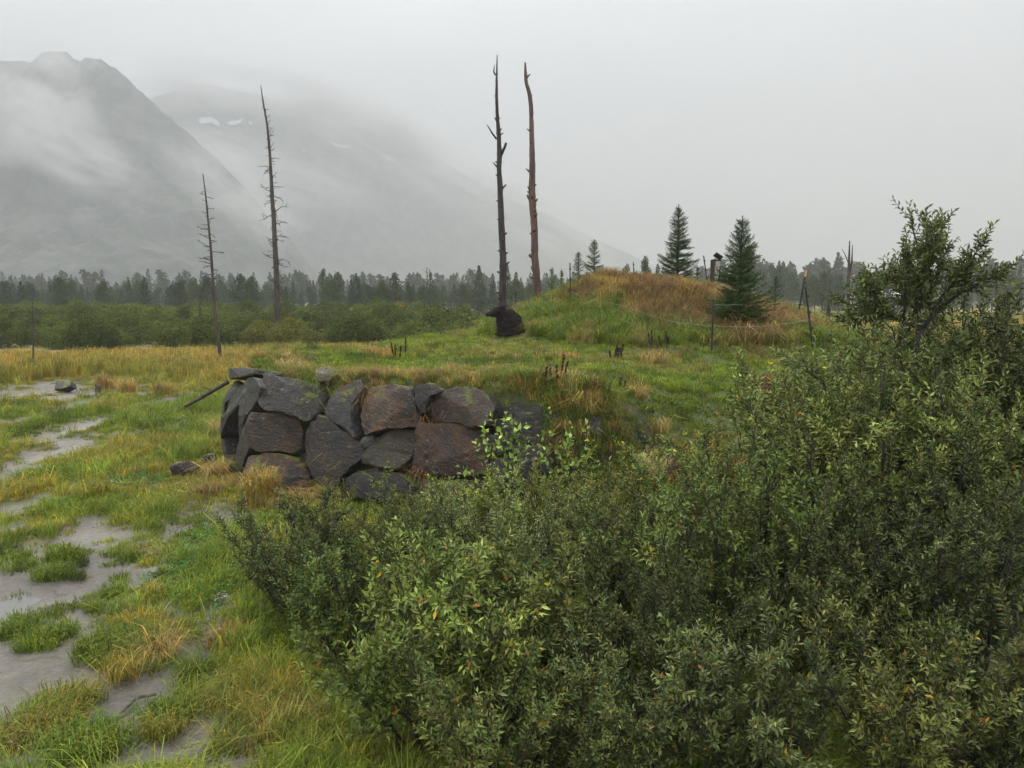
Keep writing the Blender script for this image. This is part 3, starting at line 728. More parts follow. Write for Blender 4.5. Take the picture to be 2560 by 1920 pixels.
t4 = snag('broken_snag', [(2124, 602), (2123, 640), (2122, 680), (2121, 740), (2121, 765)], [2.5, 5, 7, 9, 10], 66.0, M_SNAGGREY, 'splintered grey dead tree behind the right fence posts', rg,
     [([(2122, 700), (2130, 650), (2131, 612)], [5, 4, 1.5]), ([(2122, 660), (2112, 635), (2104, 622)], [3, 2, 1])], 10)
twiggy(*t4, 26, 0.35, 0.9, lambda t: 0.9 * (1.1 - t), rg, M_SNAGGREY, 0.25)
snag('broken_snag', [(2492, 655), (2490, 690), (2492, 730), (2493, 770)], [9, 8, 9, 10], 60.0, M_SNAGGREY, 'broken dead trunk top showing above bushes at far right', rg, nknob=6)
for pts, lab in [([(1067, 668), (1068, 700), (1070, 760)], 'bare thin pole tree left of the single conifer in the far treeline'), ([(1074, 672), (1076, 700), (1077, 760)], 'second bare pole tree standing close beside its twin in the far treeline')]:
    tt = snag('pole_tree', pts, [1.5, 2.6, 3.5], 210.0, M_SNAGGREY, lab, rg)
    twiggy(*tt, 10, 0.6, 0.98, lambda t: 1.4, rg, M_SNAGGREY)

# marsh stumps, logs, sticks
def stump(px, py, w_, h_, label, seed):
    r = np.random.RandomState(seed); g = ground_at(px, py); s = g[1] / FPX
    mb = MB(); zz = np.linspace(-0.15, h_ * s, 9); mb.tube(np.stack([r.normal(0, 0.012, 9) + np.linspace(0, 0.04, 9), r.normal(0, 0.012, 9), zz], -1), w_ * s / 2 * np.array([1.4, 1.25, 1.05, 1, 0.96, 0.95, 0.9, 0.75, 0.35]), 11, wob=0.16, rng=r)
    for k in range(3):
        a = r.uniform(0, 6.3); mb.tube([[0, 0, h_ * s * 0.6], [math.cos(a) * w_ * s * 0.4, math.sin(a) * w_ * s * 0.4, h_ * s * (0.9 + 0.12 * k)]], [w_ * s * 0.2, 0.01], 5)
    root = empty('stump', g); tag(root, label, 'stump'); obj('trunk', mb.mesh('stump', True), M_POST if seed % 2 else M_SNAGDARK, root)
stump(286, 924, 10, 20, 'rotten brown stump in yellow marsh grass below the shrub belt', 1)
stump(244, 988, 13, 26, 'jagged dark stump beside pale grass tufts near the small puddles', 2)
stump(2068, 821, 11, 58, 'broken grey stump standing in the yellow field at right', 3)
def log(pts, wds, d_or_z, label, name='fallen_log', mat=M_DRIFT, lift=0.04, twigs=0):
    P = np.array([(lambda g: [g[0], g[1], g[2] + lift])(ground_at(u, v)) for u, v in pts]) if d_or_z is None else np.array([atd(u, v, d) for (u, v), d in zip(pts, d_or_z)])
    W = np.array(wds) * P[:, 1] / FPX / 2
    Q, ww = resample(P, W, 26); r = np.random.RandomState(len(label))
    root = empty(name, Q[0]); mb = MB(); mb.tube(Q - Q[0], ww, 9, wob=0.14, rng=r); obj('trunk', mb.mesh(name, True), mat, root)
    for k in range(twigs):
        i = r.randint(6, 24); d = r.normal(0, 1, 3); d[2] = abs(d[2]) * 0.5; d /= np.linalg.norm(d)
        b = MB(); p = Q[i] - Q[0]; b.tube([p, p + d * 0.15 + [0, 0, 0.01], p + d * 0.3], [ww[i] * 0.45, ww[i] * 0.3, 0.004], 5); obj('branch', b.mesh('branch'), mat, root)
    return tag(root, label, 'log')
log([(463, 1016), (500, 996), (535, 975), (570, 955)], [7, 9, 10, 11], [22.6, 22.4, 22.2, 22.0], 'broken log leaning against the left end of the rock wall', twigs=2, mat=M_SNAGGREY)
log([(222, 1845), (282, 1815), (312, 1785), (345, 1757), (392, 1748)], [3, 9, 10, 9, 8], None, 'curved bare driftwood branch lying on grey mud', 'driftwood_branch', twigs=0, lift=0.055)
log([(465, 1757), (490, 1742), (520, 1738)], [6, 6, 3], None, 'short dark stick on mud right of the driftwood branch', 'driftwood_branch', twigs=1, lift=0.02)
log([(240, 1016), (265, 1012), (290, 1008)], [5, 6, 4], None, 'pale weathered log flat in the marsh below the jagged stump', twigs=0, lift=0.08)

# ------------------------------------------------------------------ leaf cards
def leaf_mesh_data(P, Dr, L, W, col, rng, fold=0.18, droop=0.12, upb=0.5, nrm=None):
    n = len(P); Dr = Dr / (np.linalg.norm(Dr, axis=1, keepdims=True) + 1e-9)
    up = rng.normal(0, 0.55, (n, 3)) + np.array([0, 0, upb])
    if nrm is not None: up = nrm + rng.normal(0, 0.35, (n, 3)); Dr = Dr - nrm * np.sum(Dr * nrm, 1, keepdims=True) * 0.8; Dr = Dr / (np.linalg.norm(Dr, axis=1, keepdims=True) + 1e-9)
    sd = np.cross(Dr, up); sd /= (np.linalg.norm(sd, axis=1, keepdims=True) + 1e-9); nn = np.cross(sd, Dr)
    L = np.asarray(L)[:, None]; W = np.asarray(W)[:, None]
    v0 = P; tip = P + Dr * L - nn * L * droop; mid = P + Dr * L * 0.46
    a = mid + sd * W * 0.5 + nn * W * fold; b = mid - sd * W * 0.5 + nn * W * fold
    V = np.stack([v0, a, tip, b], 1).reshape(-1, 3)
    i = np.arange(n)[:, None] * 4
    T = np.concatenate([i + np.array([[0, 2, 1]]), i + np.array([[0, 3, 2]])]).reshape(-1, 3)
    return V, T, np.repeat(col, 4, 0)

GREENS = np.array([[0.092, 0.116, 0.027], [0.074, 0.096, 0.025], [0.114, 0.138, 0.034], [0.130, 0.148, 0.044], [0.058, 0.076, 0.024], [0.106, 0.096, 0.032]])
def leaf_cols(n, rng, yellow=0.03, tipf=None, pal=GREENS):
    c = pal[rng.randint(0, len(pal), n)] * rng.uniform(0.75, 1.3, (n, 1))
    if tipf is not None:                              # young tip leaves paler and yellower; extra paleness paints in light from above
        c = c + (np.array([0.235, 0.275, 0.095]) - c) * (np.clip(tipf, 0, 1) ** 2.5 * rng.uniform(0.2, 0.8, n))[:, None]
    y = rng.uniform(0, 1, n) < yellow * (0.35 if yellow < 0.2 else 1.0)
    c[y] = np.array([[0.40, 0.27, 0.03], [0.30, 0.11, 0.03], [0.34, 0.30, 0.05]])[rng.randint(0, 3, y.sum())]
    return c

def make_shrub(seed, h, r, nstem, nsec, leafL, yellow=0.03, ntw=6, nleaf=12, wl=0.36, upright=0.5):
    rng = np.random.RandomState(seed)
    mb = MB(); LP = []; LD = []; LT = []; LC = []
    for s_ in range(nstem):
        az = 2 * math.pi * (s_ + rng.uniform(-0.4, 0.4)) / nstem * 2.4; rr = r * math.sqrt(rng.uniform(0.02, 1.0)) * 0.85
        hh = h * rng.uniform(0.72, 1.0) * (1 - 0.28 * (rr / r) ** 2)
        out_ = np.array([math.cos(az), math.sin(az), 0]); t = np.linspace(0, 1, 9)
        b0 = np.array([rng.normal(0, 0.10), rng.normal(0, 0.10), -0.08])
        P = b0 + out_ * (rr * t ** 0.85)[:, None] + np.array([0, 0, 1.0]) * (hh * t ** 1.08)[:, None]
        wob = np.cumsum(rng.normal(0, 0.022 * h, (9, 3)), 0); wob -= wob[0]; P = P + wob * np.array([1, 1, 0.3])
        r0 = 0.011 * h * rng.uniform(0.7, 1.2)
        mb.tube(P, r0 * (1 - 0.82 * t), 6)
        for k in range(nsec):
            tt = 0.20 + 0.8 * (k + rng.uniform(0, 1)) / nsec; i = min(7, int(tt * 8)); f = tt * 8 - i
            p0 = P[i] * (1 - f) + P[i + 1] * f; tan = P[i + 1] - P[i]; tan /= np.linalg.norm(tan)
            a = rng.uniform(0, 2 * math.pi); rad = np.array([math.cos(a), math.sin(a), 0.1]); 
            d = tan * rng.uniform(0.3, 0.9) + rad * rng.uniform(0.5, 0.95) + out_ * 0.25 + np.array([0, 0, upright * 0.4]); d /= np.linalg.norm(d)
            L = h * rng.uniform(0.16, 0.30) * (1.1 - 0.35 * tt); m = 5
            Q = [p0]; dd = d.copy()
            for j in range(m - 1):
                dd = dd + rng.normal(0, 0.13, 3) + np.array([0, 0, 0.08]); dd /= np.linalg.norm(dd); Q.append(Q[-1] + dd * L / (m - 1))
            Q = np.array(Q); mb.tube(Q, np.linspace(r0 * 0.42 * (1.1 - 0.6 * tt), 0.0022, m), 4, cap=False)
            lum = rng.choice([0.62, 0.8, 1.0, 1.2, 1.45]) * np.array([rng.uniform(0.92, 1.12), 1.0, rng.uniform(0.85, 1.1)])
            for w_ in range(ntw):
                q = w_ / (ntw - 1) * 0.82 + 0.18; ii = min(m - 2, int(q * (m - 1))); ff = q * (m - 1) - ii
                p1 = Q[ii] * (1 - ff) + Q[ii + 1] * ff
                e = dd * 0.75 + rng.normal(0, 0.55, 3) + np.array([0, 0, 0.3 * upright]); e /= np.linalg.norm(e)
                if w_ == ntw - 1: e = dd
                l2 = rng.uniform(0.09, 0.2) * (0.55 + 0.25 * h); p2 = p1 + e * l2 * 0.55 + rng.normal(0, 0.01, 3); p3 = p1 + e * l2 + np.array([0, 0, 0.02])
                mb.tube([p1, p2, p3], [0.0035, 0.0028, 0.0016], 3, cap=False)
                u = np.linspace(0.08, 1.0, nleaf); pt = np.where((u < 0.5)[:, None], p1 + (p2 - p1) * (u * 2)[:, None], p2 + (p3 - p2) * ((u - 0.5) * 2)[:, None])
                ph = np.arange(nleaf) * 2.4 + rng.uniform(0, 6)
                x_ = np.cross(e, [0.3, 0.2, 0.9]); x_ /= np.linalg.norm(x_); y_ = np.cross(e, x_)
                ld = e * (0.45 + 0.5 * u)[:, None] + x_ * np.cos(ph)[:, None] * 0.85 + y_ * np.sin(ph)[:, None] * 0.85
                LP.append(pt); LD.append(ld); LT.append(u * min(1.0, 0.35 + 0.75 * tt)); LC.append(np.tile(lum, (nleaf, 1)))
    P = np.vstack(LP); Dr = np.vstack(LD); T = np.concatenate(LT); n = len(P)
    L = leafL * rng.uniform(0.65, 1.15, n) * (1.05 - 0.35 * T); W = L * wl * rng.uniform(0.85, 1.15, n)
    V, Tt, C = leaf_mesh_data(P, Dr, L, W, leaf_cols(n, rng, yellow, T) * np.vstack(LC), rng)
    fol = mesh_np('foliage', V, Tt, None, C); fol.materials.append(M_LEAF)
    st = mb.mesh('stems', True); st.materials.append(M_TWIG)
    return st, fol
SHRUBS = {}
def shrub_mesh(key):
    if key not in SHRUBS:
        SHRUBS[key] = {
            'a1': lambda: make_shrub(101, 1.7, 1.0, 14, 9, 0.098, 0.025, ntw=5, nleaf=11), 'a2': lambda: make_shrub(102, 1.7, 1.05, 14, 9, 0.085, 0.05, ntw=5, nleaf=11),
            'a3': lambda: make_shrub(103, 1.5, 0.95, 15, 8, 0.062, 0.02, wl=0.30), 'b1': lambda: make_shrub(104, 2.6, 1.4, 16, 11, 0.092, 0.015, nleaf=11),
            'b2': lambda: make_shrub(105, 2.6, 1.5, 17, 11, 0.082, 0.025, wl=0.34, nleaf=11), 'c1': lambda: make_shrub(106, 3.8, 1.7, 18, 13, 0.105, 0.006, nleaf=12),
            'c2': lambda: make_shrub(107, 3.6, 1.6, 17, 13, 0.11, 0.006, nleaf=12), 'o1': lambda: make_shrub(108, 1.7, 0.7, 10, 8, 0.065, 0.5),
            'd1': lambda: make_shrub(109, 1.15, 0.8, 12, 8, 0.07, 0.04, ntw=5), 'l1': lambda: make_shrub(110, 1.35, 0.45, 6, 7, 0.085, 0.0, ntw=3, nleaf=5, wl=0.62)}[key]()
    return SHRUBS[key]
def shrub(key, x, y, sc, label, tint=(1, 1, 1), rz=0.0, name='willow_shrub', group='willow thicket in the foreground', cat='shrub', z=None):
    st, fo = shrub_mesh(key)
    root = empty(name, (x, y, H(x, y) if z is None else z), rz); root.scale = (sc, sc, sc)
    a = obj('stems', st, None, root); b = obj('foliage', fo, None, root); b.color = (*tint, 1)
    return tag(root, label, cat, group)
def sx_(px, d): return (px - 1280) / FPX * d * 1.0
G_ = [
 # key, px, d, scale, tint, label
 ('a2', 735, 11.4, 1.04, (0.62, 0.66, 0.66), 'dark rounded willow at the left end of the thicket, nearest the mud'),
 ('a3', 800, 13.0, 0.92, (1.25, 1.2, 0.85), 'loose light green willow behind the leftmost dark bush'),
 ('a1', 1045, 7.9, 1.16, (0.95, 1.04, 0.84), 'bright green willow with open dark stems at bottom centre'),
 ('b2', 965, 10.9, 0.78, (0.7, 0.74, 0.62), 'dark green willow behind the olive one and the bright green one'),
 ('a1', 1345, 8.5, 1.05, (0.8, 0.82, 0.64), 'yellow flecked willow just right of the bright green one'),
 ('b2', 1225, 11.0, 0.80, (1.15, 1.18, 1.35), 'silvery tipped willow in the middle of the thicket'),
 ('a3', 990, 14.0, 0.8, (1.35, 1.3, 0.8), 'small yellow green willow at the foot of the rock wall'),
 ('a1', 1180, 13.3, 0.88, (1.3, 1.32, 0.85), 'light green willow in front of the reddish wall stone'),
 ('b2', 1420, 12.6, 0.78, (1.1, 1.05, 0.75), 'feathery willow below the grey stones at the right of the wall'),
 ('b1', 1850, 9.6, 1.1, (0.85, 0.86, 0.72), 'large spreading willow with dark forked stems right of centre'),
 ('b2', 1620, 11.8, 0.86, (1.15, 1.1, 0.75), 'willow with a dried pale branch tip below the orange leaved bush'),
 ('b1', 1560, 9.9, 0.82, (0.72, 0.76, 0.66), 'dark willow left of the large spreading one'),
 ('b2', 1985, 12.4, 1.22, (1.25, 1.25, 0.9), 'pale tipped willow behind the large spreading one'),
 ('c1', 2290, 10.3, 1.02, (0.95, 0.98, 0.85), 'tall broad willow in front of the small leafy tree'),
 ('c2', 2480, 10.8, 1.1, (0.8, 0.84, 0.74), 'tallest willow at the right edge of the picture'),
 ('c2', 2130, 12.8, 1.16, (0.95, 1, 0.92), 'upright willow left of the small leafy tree'),
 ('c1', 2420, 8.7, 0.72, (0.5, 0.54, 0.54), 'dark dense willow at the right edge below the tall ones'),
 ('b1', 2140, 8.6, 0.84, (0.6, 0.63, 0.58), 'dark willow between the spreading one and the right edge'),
 ('a2', 2310, 7.0, 1.02, (0.84, 0.82, 0.68), 'olive willow at the bottom right, just left of the corner'),
 ('a1', 1900, 7.1, 0.92, (0.68, 0.72, 0.76), 'grey green willow at the bottom edge right of centre'),
 ('a2', 1620, 7.4, 0.88, (0.9, 0.95, 1.05), 'silvery leaved willow at the bottom edge below the dark hollow'),
 ('d1', 1400, 7.2, 0.85, (0.6, 0.62, 0.56), 'low willow at the bottom edge right of the bright green one'),
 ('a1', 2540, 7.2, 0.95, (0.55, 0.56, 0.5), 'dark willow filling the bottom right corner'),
 ('b1', 1700, 8.3, 0.66, (0.45, 0.48, 0.46), 'dark leaved willow in front of the large spreading one'),
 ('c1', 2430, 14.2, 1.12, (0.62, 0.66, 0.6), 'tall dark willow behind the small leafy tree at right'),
 ('c2', 2330, 15.0, 1.08, (0.52, 0.55, 0.52), 'dark leaved willow behind the trunk of the small leafy tree'),
 ('a2', 2060, 14.6, 1.3, (1.1, 1.15, 1.25), 'willow with silvery shoot tips beside the fence corner'),
 ('b2', 1840, 14.2, 0.72, (1, 0.95, 0.68), 'low willow below the tall reddish grass clump'),
 ('d1', 1310, 14.0, 0.95, (1.15, 1.2, 0.85), 'low willow hugging the wall stones right of the bright sapling'),
 ('a3', 1560, 13.6, 0.85, (1.2, 1.1, 0.75), 'small willow under the last grey wall stone'),
 ('c1', 2190, 11.4, 0.95, (1.1, 1.12, 0.85), 'round willow in front of the upright one near the small leafy tree'),
 ('a2', 880, 10.0, 1.05, (0.85, 0.9, 0.75), 'olive willow between the leftmost dark bush and the bright green one'),
 ('a3', 690, 12.4, 0.7, (1.1, 1.15, 0.9), 'sparse pale willow at the far left of the thicket beside the clover'),
 ('a2', 1235, 7.1, 0.95, (0.8, 0.84, 0.7), 'dark willow at the bottom edge just right of the bright green one'),
 ('a1', 1190, 9.4, 1.1, (0.92, 0.98, 0.85), 'willow directly behind the bright green one'),
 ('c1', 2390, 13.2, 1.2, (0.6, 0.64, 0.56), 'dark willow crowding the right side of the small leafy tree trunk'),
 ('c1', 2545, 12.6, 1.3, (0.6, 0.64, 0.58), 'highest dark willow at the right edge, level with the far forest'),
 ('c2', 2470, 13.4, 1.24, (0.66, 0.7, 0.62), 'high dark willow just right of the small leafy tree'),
 ('c2', 2330, 9.4, 0.74, (0.68, 0.72, 0.64), 'willow between the tall broad one and the dark dense one at right'),
]
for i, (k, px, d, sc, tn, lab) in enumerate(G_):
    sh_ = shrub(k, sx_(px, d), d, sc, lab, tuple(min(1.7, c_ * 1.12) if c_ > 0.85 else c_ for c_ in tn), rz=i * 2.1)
    if 'dried pale branch' in lab:
        ds = obj('dried_spray', shrub_mesh('a3')[1], None, sh_, (0.2, -0.3, 2.05)); ds.scale = (0.36, 0.36, 0.36); ds.color = (3.2, 2.6, 3.4, 1); ds['label'] = 'dried pale leaf spray at the top'
ob = shrub('o1', sx_(1795, 14.2), 14.2, 1.25, 'bush with orange autumn leaves at the edge of the mound', (1.25, 0.85, 0.75), rz=0.4, group='willow thicket in the foreground')
shrub('l1', sx_(1312, 14.9), 14.9, 1.95, 'thin sapling with broad bright green leaves before the grey wall stones', (1.45, 1.75, 1.1), rz=1.0, name='sapling', group=None, cat='sapling')

# small leafy tree at right: limbs follow the photograph, leaves on twigs along them
def r5b(l): return [(1900 + u * .3737, 480 + v * .3737) for u, v in l]
def leafy_tree():
    rng = np.random.RandomState(77); d = 12.2
    root = empty('leafy_tree', (0, 0, 0)); g = atd(2290, 960, d); base = np.array([g[0], d, H(g[0], d)])
    root.location = base
    tr = px_path(r5b([(1085, 915), (1060, 990), (1045, 1080), (1040, 1200)]), d) - base
    tr = np.vstack([tr, [tr[-1][0], 0, -0.1]])
    mb = MB(); Q, ww = resample(tr, np.array([0.038, 0.044, 0.048, 0.052, 0.065]), 20); mb.tube(Q, ww, 9, wob=0.06, rng=rng)
    limbs = [([(1060, 960), (980, 870), (860, 830), (790, 810), (700, 760), (590, 720)], 0.034, 0.4), ([(1085, 920), (1050, 800), (1080, 620), (1050, 400), (1015, 140)], 0.034, 0.0),
             ([(1085, 930), (1180, 780), (1310, 670), (1450, 600), (1590, 540)], 0.036, -0.3), ([(1120, 850), (1160, 650), (1180, 450), (1225, 190)], 0.026, 0.35), ([(1160, 800), (1290, 560), (1375, 350)], 0.022, -0.5),
             ([(980, 870), (930, 640), (915, 400)], 0.022, -0.4), ([(1050, 800), (980, 640), (880, 540)], 0.018, 0.5), ([(860, 830), (760, 700), (640, 640)], 0.016, -0.3), ([(1160, 650), (1250, 480), (1300, 320)], 0.018, 0.4),
             ([(1310, 670), (1380, 560), (1480, 500)], 0.014, 0.2), ([(1080, 620), (1130, 430), (1120, 250)], 0.016, -0.3), ([(790, 810), (720, 860), (640, 850)], 0.012, 0.2), ([(1070, 900), (1130, 700), (1060, 500)], 0.02, 0.6)]
    LP, LD, LT = [], [], []; built = [Q]
    for pts, r0, dy in limbs:
        P = px_path(r5b(pts), d) - base; P[:, 1] += dy * np.linspace(0, 1, len(P)); allp = np.vstack(built); P[0] = allp[np.argmin(np.linalg.norm(allp - P[0], axis=1))]; Q, ww = resample(P, np.linspace(r0, 0.006, len(P)), 16)
        Q[1:-1] += rng.normal(0, 0.012, (14, 3)); mb.tube(Q, ww, 6); built.append(Q)
        for k in range(33):
            t = rng.uniform(0.2, 1.0); i = min(14, int(t * 15)); p0 = Q[i]; tan = Q[i + 1] - Q[i]; tan /= np.linalg.norm(tan)
            e = tan * 0.7 + rng.normal(0, 0.6, 3) + np.array([0, 0, 0.35]); e /= np.linalg.norm(e); l2 = rng.uniform(0.14, 0.42)
            p1 = p0 + e * l2 * 0.5 + rng.normal(0, 0.015, 3); p2 = p0 + e * l2 + np.array([0, 0, 0.03]); mb.tube([p0, p1, p2], [0.005, 0.004, 0.002], 4, cap=False)
            nl_ = 13; u = np.linspace(0.15, 1, nl_); pt = np.where((u < 0.5)[:, None], p0 + (p1 - p0) * (u * 2)[:, None], p1 + (p2 - p1) * (u * 2 - 1)[:, None])
            ph = np.arange(nl_) * 2.4; x_ = np.cross(e, [0.3, 0.2, 0.9]); x_ /= np.linalg.norm(x_); y_ = np.cross(e, x_)
            LP.append(pt); LD.append(e * (0.4 + 0.6 * u)[:, None] + 0.85 * (x_ * np.cos(ph)[:, None] + y_ * np.sin(ph)[:, None])); LT.append(u * min(1, max(0, (p0[2] - 3.2) / 2.5)))
    P = np.vstack(LP); n = len(P); T = np.concatenate(LT); L = 0.098 * rng.uniform(0.65, 1.15, n)
    V, Tt, C = leaf_mesh_data(P, np.vstack(LD), L, L * 0.38, leaf_cols(n, rng, 0.006, T), rng)
    f = mesh_np('crown', V, Tt, None, C); f.materials.append(M_LEAF); c = obj('crown', f, None, root); c.color = (0.85, 0.9, 0.85, 1)
    obj('trunk', mb.mesh('trunk', True), M_TWIG, root)
    tag(root, 'small dark leafy tree with a forked trunk rising above the right bushes', 'tree')
leafy_tree()

# ------------------------------------------------------------------ young spruces on the hump
NEED = np.array([[0.036, 0.066, 0.013], [0.025, 0.048, 0.011], [0.058, 0.092, 0.017], [0.046, 0.078, 0.012]])
def spruce(name, px, top_py, d, width_px, label, seed, leaders=1, dens=1.0, tint=(1, 1, 1), base=None, bare=0.06, group='young spruces on the hump'):
    rng = np.random.RandomState(seed); x = atd(px, top_py, d)[0]
    zb = H(x, d) - 0.05; top = atd(px, top_py, d)[2]; h = top - zb; wdt = width_px * d / FPX / 2
    root = empty(name, (x, d, zb)); tag(root, label, 'spruce', group)
    mb = MB(); t = np.linspace(0, 1, 12)
    mb.tube(np.stack([rng.normal(0, 0.008, 12), rng.normal(0, 0.008, 12), h * t], -1), 0.018 * h * (1 - 0.93 * t) + 0.004, 7)
    LP, LD, LL = [], [], []
    def twig(p0, e, l, nn):
        u = np.linspace(0.05, 1, nn); ph = rng.uniform(0, 6.28, nn)
        x_ = np.cross(e, [0.31, 0.2, 0.9]); x_ /= np.linalg.norm(x_) + 1e-9; y_ = np.cross(e, x_)
        LP.append(p0 + e * (l * u)[:, None]); LD.append(e * 0.75 + 0.8 * (x_ * np.cos(ph)[:, None] + y_ * np.sin(ph)[:, None])); LL.append(np.full(nn, 1.0))
    leads = [(0.0, 0.0, 1.0)] + [(rng.uniform(-0.10, 0.10) * h, rng.uniform(-0.03, 0.03) * h, rng.uniform(0.86, 0.93)) for _ in range(leaders - 1)]
    nb = int((34 + 24 * h) * dens)
    for b in range(nb):
        tt = (b + rng.uniform(0, 1)) / nb; z = h * (bare + (0.95 - bare) * (math.floor(tt * 15) + 0.85 * (tt * 15 % 1)) / 15)
        f = 1 - z / h; L = 1.12 * wdt * (min(1, f * 1.25) ** 0.8) * rng.uniform(0.45, 1.25) * (0.85 + 0.15 * math.sin(z * 7.0 + seed)) + 0.05
        a = b * 2.39996 + rng.uniform(-0.3, 0.3); el = 0.55 - 0.72 * f + rng.normal(0, 0.22)
        dirv = np.array([math.cos(a) * math.cos(el), math.sin(a) * math.cos(el), math.sin(el)])
        P = [np.array([0, 0, z])]; dd = dirv.copy(); m = 5
        for j in range(m): dd = dd + np.array([0, 0, 0.09]) + rng.normal(0, 0.05, 3); dd /= np.linalg.norm(dd); P.append(P[-1] + dd * L / m)
        P = np.array(P); mb.tube(P, np.linspace(0.011 * (0.3 + f), 0.003, m + 1), 4, cap=False)
        for j in range(m): twig(P[j], (P[j + 1] - P[j]) / (L / m), L / m, max(3, int(L / m * 90)))
        side = np.cross(dirv, [0, 0, 1.0]); side /= np.linalg.norm(side) + 1e-9
        ns = max(2, int(L / 0.075))
        for k in range(ns):
            q = 0.15 + 0.82 * (k + 0.5) / ns; i = min(m - 1, int(q * m)); p0 = P[i] + (P[i + 1] - P[i]) * (q * m - i)
            for sg in (-1, 1):
                e = dirv * 0.75 + side * sg * 0.75 + np.array([0, 0, rng.uniform(-0.15, 0.25)]); e /= np.linalg.norm(e); l = (L * (1 - q) * 0.62 + 0.05) * rng.uniform(0.6, 1.1)
                twig(p0, e, l, max(4, int(l * 75)))
    for lx, ly, lt in leads:
        p0 = np.array([lx * 0.2, ly * 0.2, h * 0.72]); p1 = np.array([lx, ly, h * lt]); mb.tube([p0, p1], [0.012, 0.004], 5)
        e = (p1 - p0) / np.linalg.norm(p1 - p0); twig(p0, e, np.linalg.norm(p1 - p0) * 0.98, 60)
        for k in range(9):
            q = 0.15 + 0.8 * k / 9; a = k * 2.4 + lx * 50; ee = np.array([math.cos(a) * 0.8, math.sin(a) * 0.8, 0.7]); twig(p0 + (p1 - p0) * q, ee / np.linalg.norm(ee), wdt * 0.30 * (1.05 - q) + 0.03, 10)
    P = np.vstack(LP); n = len(P); L = rng.uniform(0.032, 0.055, n)
    col = NEED[rng.randint(0, 4, n)] * rng.uniform(0.7, 1.35, (n, 1)) * np.array(tint)
    V, T, C = leaf_mesh_data(P, np.vstack(LD), L, np.full(n, 0.013), col, rng, 0.1, 0.0)
    V = V.reshape(-1, 4, 3); 
    me = mesh_np('crown', V.reshape(-1, 3), T, None, C); me.materials.append(M_NEEDLE)
    obj('crown', me, None, root); obj('trunk', mb.mesh('trunk', True), M_TWIG, root)
spruce('spruce', 1697, 510, 33.5, 98, 'taller spruce with a dense crown and thin top on the hump crest', 1, dens=2.0)
spruce('spruce', 1856, 539, 26.6, 160, 'large spruce with two leaders standing behind the wire at right', 2, leaders=3, dens=2.1, tint=(1.0, 1.05, 1.1))
spruce('spruce', 1486, 598, 33.5, 62, 'right and taller of the two small spruces on the hump left side', 3)
spruce('spruce', 1446, 629, 34.0, 48, 'left and shorter of the two small spruces on the hump left side', 4)
spruce('spruce', 1380, 668, 37.5, 40, 'little spruce with a pale tip beside the red trunk', 5, tint=(1.5, 1.5, 1.2))
spruce('spruce', 1404, 672, 41.0, 30, 'thin young spruce just right of the pale tipped one', 6, tint=(1.3, 1.3, 1.1))
spruce('spruce', 1940, 692, 29.0, 52, 'sparse small spruce right of the large two leader spruce', 7, dens=0.45)
spruce('spruce', 1744, 668, 32.5, 34, 'scrubby sapling spruce between the crest spruce and the fence post', 8, dens=0.5)

# ------------------------------------------------------------------ electric fence, solar post
fence = tag(empty('electric_fence'), 'low electric fence of thin dark posts and one sagging pale wire round the hump', 'fence')
def post(p0, p1, r=0.022, mat=M_STEEL, parent=fence, name='post', clips=True):
    p0 = np.array(p0, float); p1 = np.array(p1, float); L = np.linalg.norm(p1 - p0)
    mb = MB(); mb.tube([p0 - (p1 - p0) / L * 0.25, p1], [r, r], 6)
    if clips:
        for k in (0.35, 0.6, 0.85): c = p0 + (p1 - p0) * k; mb.box(c + np.array([0, -r, 0]), (r * 3.4, r * 1.5, r * 2))
    return obj(name, mb.mesh(name), mat, parent)
q1 = ground_at(1426, 762); post(q1, atd(1425, 657, q1[1]))
q2 = ground_at(1779, 880); post(q2, atd(1784, 747, q2[1]), 0.026)
q3 = ground_at(1993, 800); d3 = min(q3[1], 31); q3 = atd(1993, 800, d3); q3[2] = min(q3[2], H(q3[0], q3[1])); p3 = post(q3, atd(2013, 690, d3), 0.03)
t3_, b3_ = atd(2016, 676, d3), atd(2013, 692, d3); mb = MB(); mb.tube([b3_, t3_], [0.034, 0.034], 7); obj('post_cap', mb.mesh('post_cap'), M_ORANGE, p3)
d4 = 25.5; q4 = atd(2034, 838, d4); q4[2] = min(q4[2], H(q4[0], q4[1])); post(q4, atd(2014, 717, d4), 0.033)
post(atd(1771, 725, 34), atd(1759, 639, 34), 0.024); post(atd(1796, 725, 34.5), atd(1802, 637, 34.5), 0.02)
post(atd(1291, 790, 41), atd(1289, 728, 41), 0.03); post(atd(1586, 700, 36), atd(1583, 655, 36), 0.02)
def wire(a, b, sag):
    t = np.linspace(0, 1, 24)[:, None]; P = a + (b - a) * t; P[:, 2] -= sag * 4 * (t * (1 - t))[:, 0]
    P[:, 2] = np.maximum(P[:, 2], terrain(P[:, 0], P[:, 1]) + 0.42); P[1:-1, 2] = (P[:-2, 2] + 2 * P[1:-1, 2] + P[2:, 2]) / 4; P[:, 2] += 0.008 * np.sin(t[:, 0] * 37)
    mb = MB(); mb.tube(P, np.full(24, 0.005), 5); obj('wire', mb.mesh('wire', True), M_WIRE, fence)
wa_, wb_, wc_ = atd(1426, 729, q1[1]), atd(1780, 815, q2[1]), atd(2030, 798, d4)
wire(wa_, wb_, 0.22); wire(wb_, wc_, 0.10)
wire(atd(1783, 762, q2[1]), atd(1998, 752, d3), 0.05)
sp = empty('solar_post', atd(1780, 718, 34.2)); o0 = np.array(sp.location); tag(sp, 'brown timber post carrying a tilted solar panel and a box on the hump', 'solar post')
s_ = 34.2 / FPX
